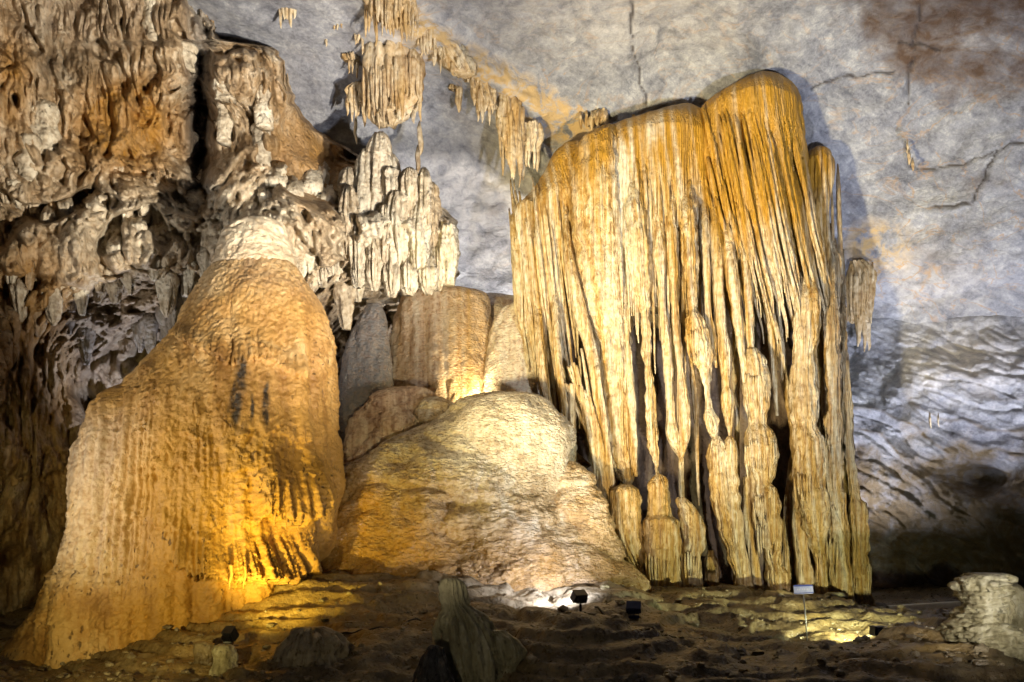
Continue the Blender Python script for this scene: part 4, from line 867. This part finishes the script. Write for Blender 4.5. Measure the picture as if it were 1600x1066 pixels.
# ------------------------------------------------------------------ sign, cable, path
sp = on_ground(1262, 16.0); sb = P(1255, 921, 16.0)
sign = thing('sign', sp, 'small pale blue information board on a thin post below the great drapery', 'sign')
rel = sb - sp
Rm = Vector((0.06, .25, 1)).to_track_quat('Z', 'Y').to_matrix()
bd = box_mesh('board', (0, 0, 0), .37, .02, .165, M['board'], sign, None, .004)
bd.location = tuple(rel); bd.rotation_euler = (math.radians(-12), math.radians(-1.5), math.radians(8))
box_mesh('header_band', (0, -.0125, .066), .365, .004, .03, M['boardblue'], bd, None, 0)
box_mesh('footer_band', (0, -.0125, -.070), .365, .004, .012, M['boardblue'], bd, None, 0)
for i, w_ in enumerate((.018, .03, .014, .022, .028, .016, .03, .012)):
    box_mesh('lettering', (-.115 + i * .033, -.0125, -.002), w_ * .8, .004, .034, M['ink'], bd, None, 0)
import bmesh
def tube(name, pts, r, mat, parent=None, n=8):
    pts = [Vector(tuple(p)) for p in pts]; bm = bmesh.new(); prev = None
    for i, p in enumerate(pts):
        d = (pts[min(i + 1, len(pts) - 1)] - pts[max(i - 1, 0)]).normalized(); q = d.to_track_quat('Z', 'Y')
        ring = [bm.verts.new(p + q @ Vector((math.cos(a) * r, math.sin(a) * r, 0))) for a in [2 * math.pi * j / n for j in range(n)]]
        if prev:
            for j in range(n): bm.faces.new((prev[j], prev[(j + 1) % n], ring[(j + 1) % n], ring[j])).smooth = True
        else: bm.faces.new(ring[::-1])
        prev = ring
    bm.faces.new(prev)
    me = bpy.data.meshes.new(name); bm.to_mesh(me); bm.free()
    return link_mesh(name, me, mat, parent)
tube('post', [Vector((0, 0, -.1)), Vector(tuple(rel * .5)), Vector(tuple(rel + np.array([0, .02, 0])))], .011, M['steel'], sign)
cab = []
for t_ in np.linspace(0, 1, 30):
    px = 930 + 125 * t_; Y = 16.2 - 2.0 * t_
    cab.append(on_ground(px, Y, .03 + .01 * math.sin(t_ * 20)))
tag(tube('cable', cab, .022, M['cable']), 'black power cable trailing right from the central floodlight', 'cable')
cab = [on_ground(500 + 180 * t_, 14.6 + .5 * t_, .02 + .01 * math.sin(t_ * 17)) for t_ in np.linspace(0, 1, 40)]
tag(tube('cable', cab, .014, M['cable']), 'thin dark cable crossing the bank left of the centre stalagmite', 'cable')
pth = []
for t_ in np.linspace(0, 1, 24):
    px = 1388 + 112 * t_; Y = 20.0 - .4 * t_
    pth.append(np.array([(px - CX) / F * Y, Y, CAMZ + (HY - (950 - 7 * t_)) / F * Y]))
pv = np.array([[p + np.array([0, a, b]) for a, b in ((-.03, -.10), (-.03, .03), (0, .045), (.10, .05), (.14, -.10))] for p in pth])
tag(sheet('path', pv, M['concrete'], flip=False), kind='structure')

# ------------------------------------------------------------------ floodlights
GOLD = (1, .83, .46)
floodlight(P(357, 1008, 14.3), P(520, 760, 17.4), 'small rounded floodlight glowing yellow at the foot of the bell', YEL, 720, 95, mat='housing', w=.17, h=.17, lift=.05, roundish=True)
floodlight(on_ground(907, 16.4), P(770, 740, 19.5), 'black rectangular floodlight lighting the mound white, centre foreground', (.97, .94, 1), 350, 150, lift=.22, w=.25, h=.16)
floodlight(on_ground(990, 16.0), P(1010, 500, 21), 'blue floodlight right of the black one, beside the cable', WARM, 1100, 90, mat='blue', w=.24, h=.13, lift=.08)
floodlight(on_ground(1376, 15.6), P(1200, 945, 19), 'dark blue tilted floodlight on the lower right bank', GREEN, 800, 140, mat='blue', w=.24, h=.14, lift=.12)
floodlight((-4.8, 5.4, 0.0), P(1060, 380, 21), 'floodlight by the walkway aimed at the great drapery', GOLD, 27000, 42, soft=.5)
floodlight((5.5, 4.0, 0.0), P(1150, 40, 21), 'floodlight by the walkway aimed at the ceiling', (.86, .90, 1), 12500, 75, soft=.3)
floodlight((-12.0, 8.0, 0.0), P(300, 560, 17), 'floodlight by the walkway aimed at the bell', WHITE, 4000, 50, soft=.2)
floodlight((-5.5, 5.0, 0.0), P(240, 860, 16), 'floodlight by the walkway aimed at the foot of the bell', (1, .79, .28), 3000, 40, soft=.1)
floodlight((-1.0, 4.0, 0.0), P(640, 690, 19.5), 'floodlight by the walkway aimed at the mound', GOLD, 2400, 28, soft=.2)
floodlight((6.0, 6.0, 0.0), P(350, 210, 20), 'floodlight by the walkway aimed at the left wall', (1, .91, .76), 33000, 37, soft=.15)
floodlight((6.5, 5.0, 0.0), P(1290, 830, 19), 'added fill floodlight by the walkway for the sign and the foot of the great drapery', WHITE, 3200, 26, soft=.1)  # unseen lamp added to brighten the sign and lower columns
floodlight((8.0, 5.5, 0.0), P(1548, 950, 13.6), 'added fill floodlight by the walkway brightening the right hand stalagmite', GREEN, 100, 20, soft=.1)  # unseen lamp added so that the stalagmite looks lit
floodlight((-1.5, 3.0, 0.0), P(650, 1000, 14), 'added fill floodlight by the walkway brightening the near bank', WARM, 260, 80, soft=.1)  # unseen weak fill, added to light the foreground evenly
floodlight(P(1700, 900, 18.5), P(1480, 500, 23), 'floodlight beyond the right edge aimed at the right wall', LILAC, 2600, 84)
floodlight(P(790, 640, 25.4), P(740, 200, 24), 'floodlight hidden behind the mound aimed up the hollow', WHITE, 1700, 150)
floodlight(P(758, 648, 22.35), P(690, 500, 23.2), 'floodlight hidden behind the mound aimed at the pillars', (1, .80, .45), 210, 160, lift=.02, w=.2, h=.12)
floodlight(P(1290, 890, 24.0), P(1500, 400, 23), 'floodlight hidden behind the great drapery', LILAC, 1200, 130)
floodlight(P(240, 760, 21), P(260, 480, 22), 'floodlight hidden behind the bell', LILAC, 420, 150)
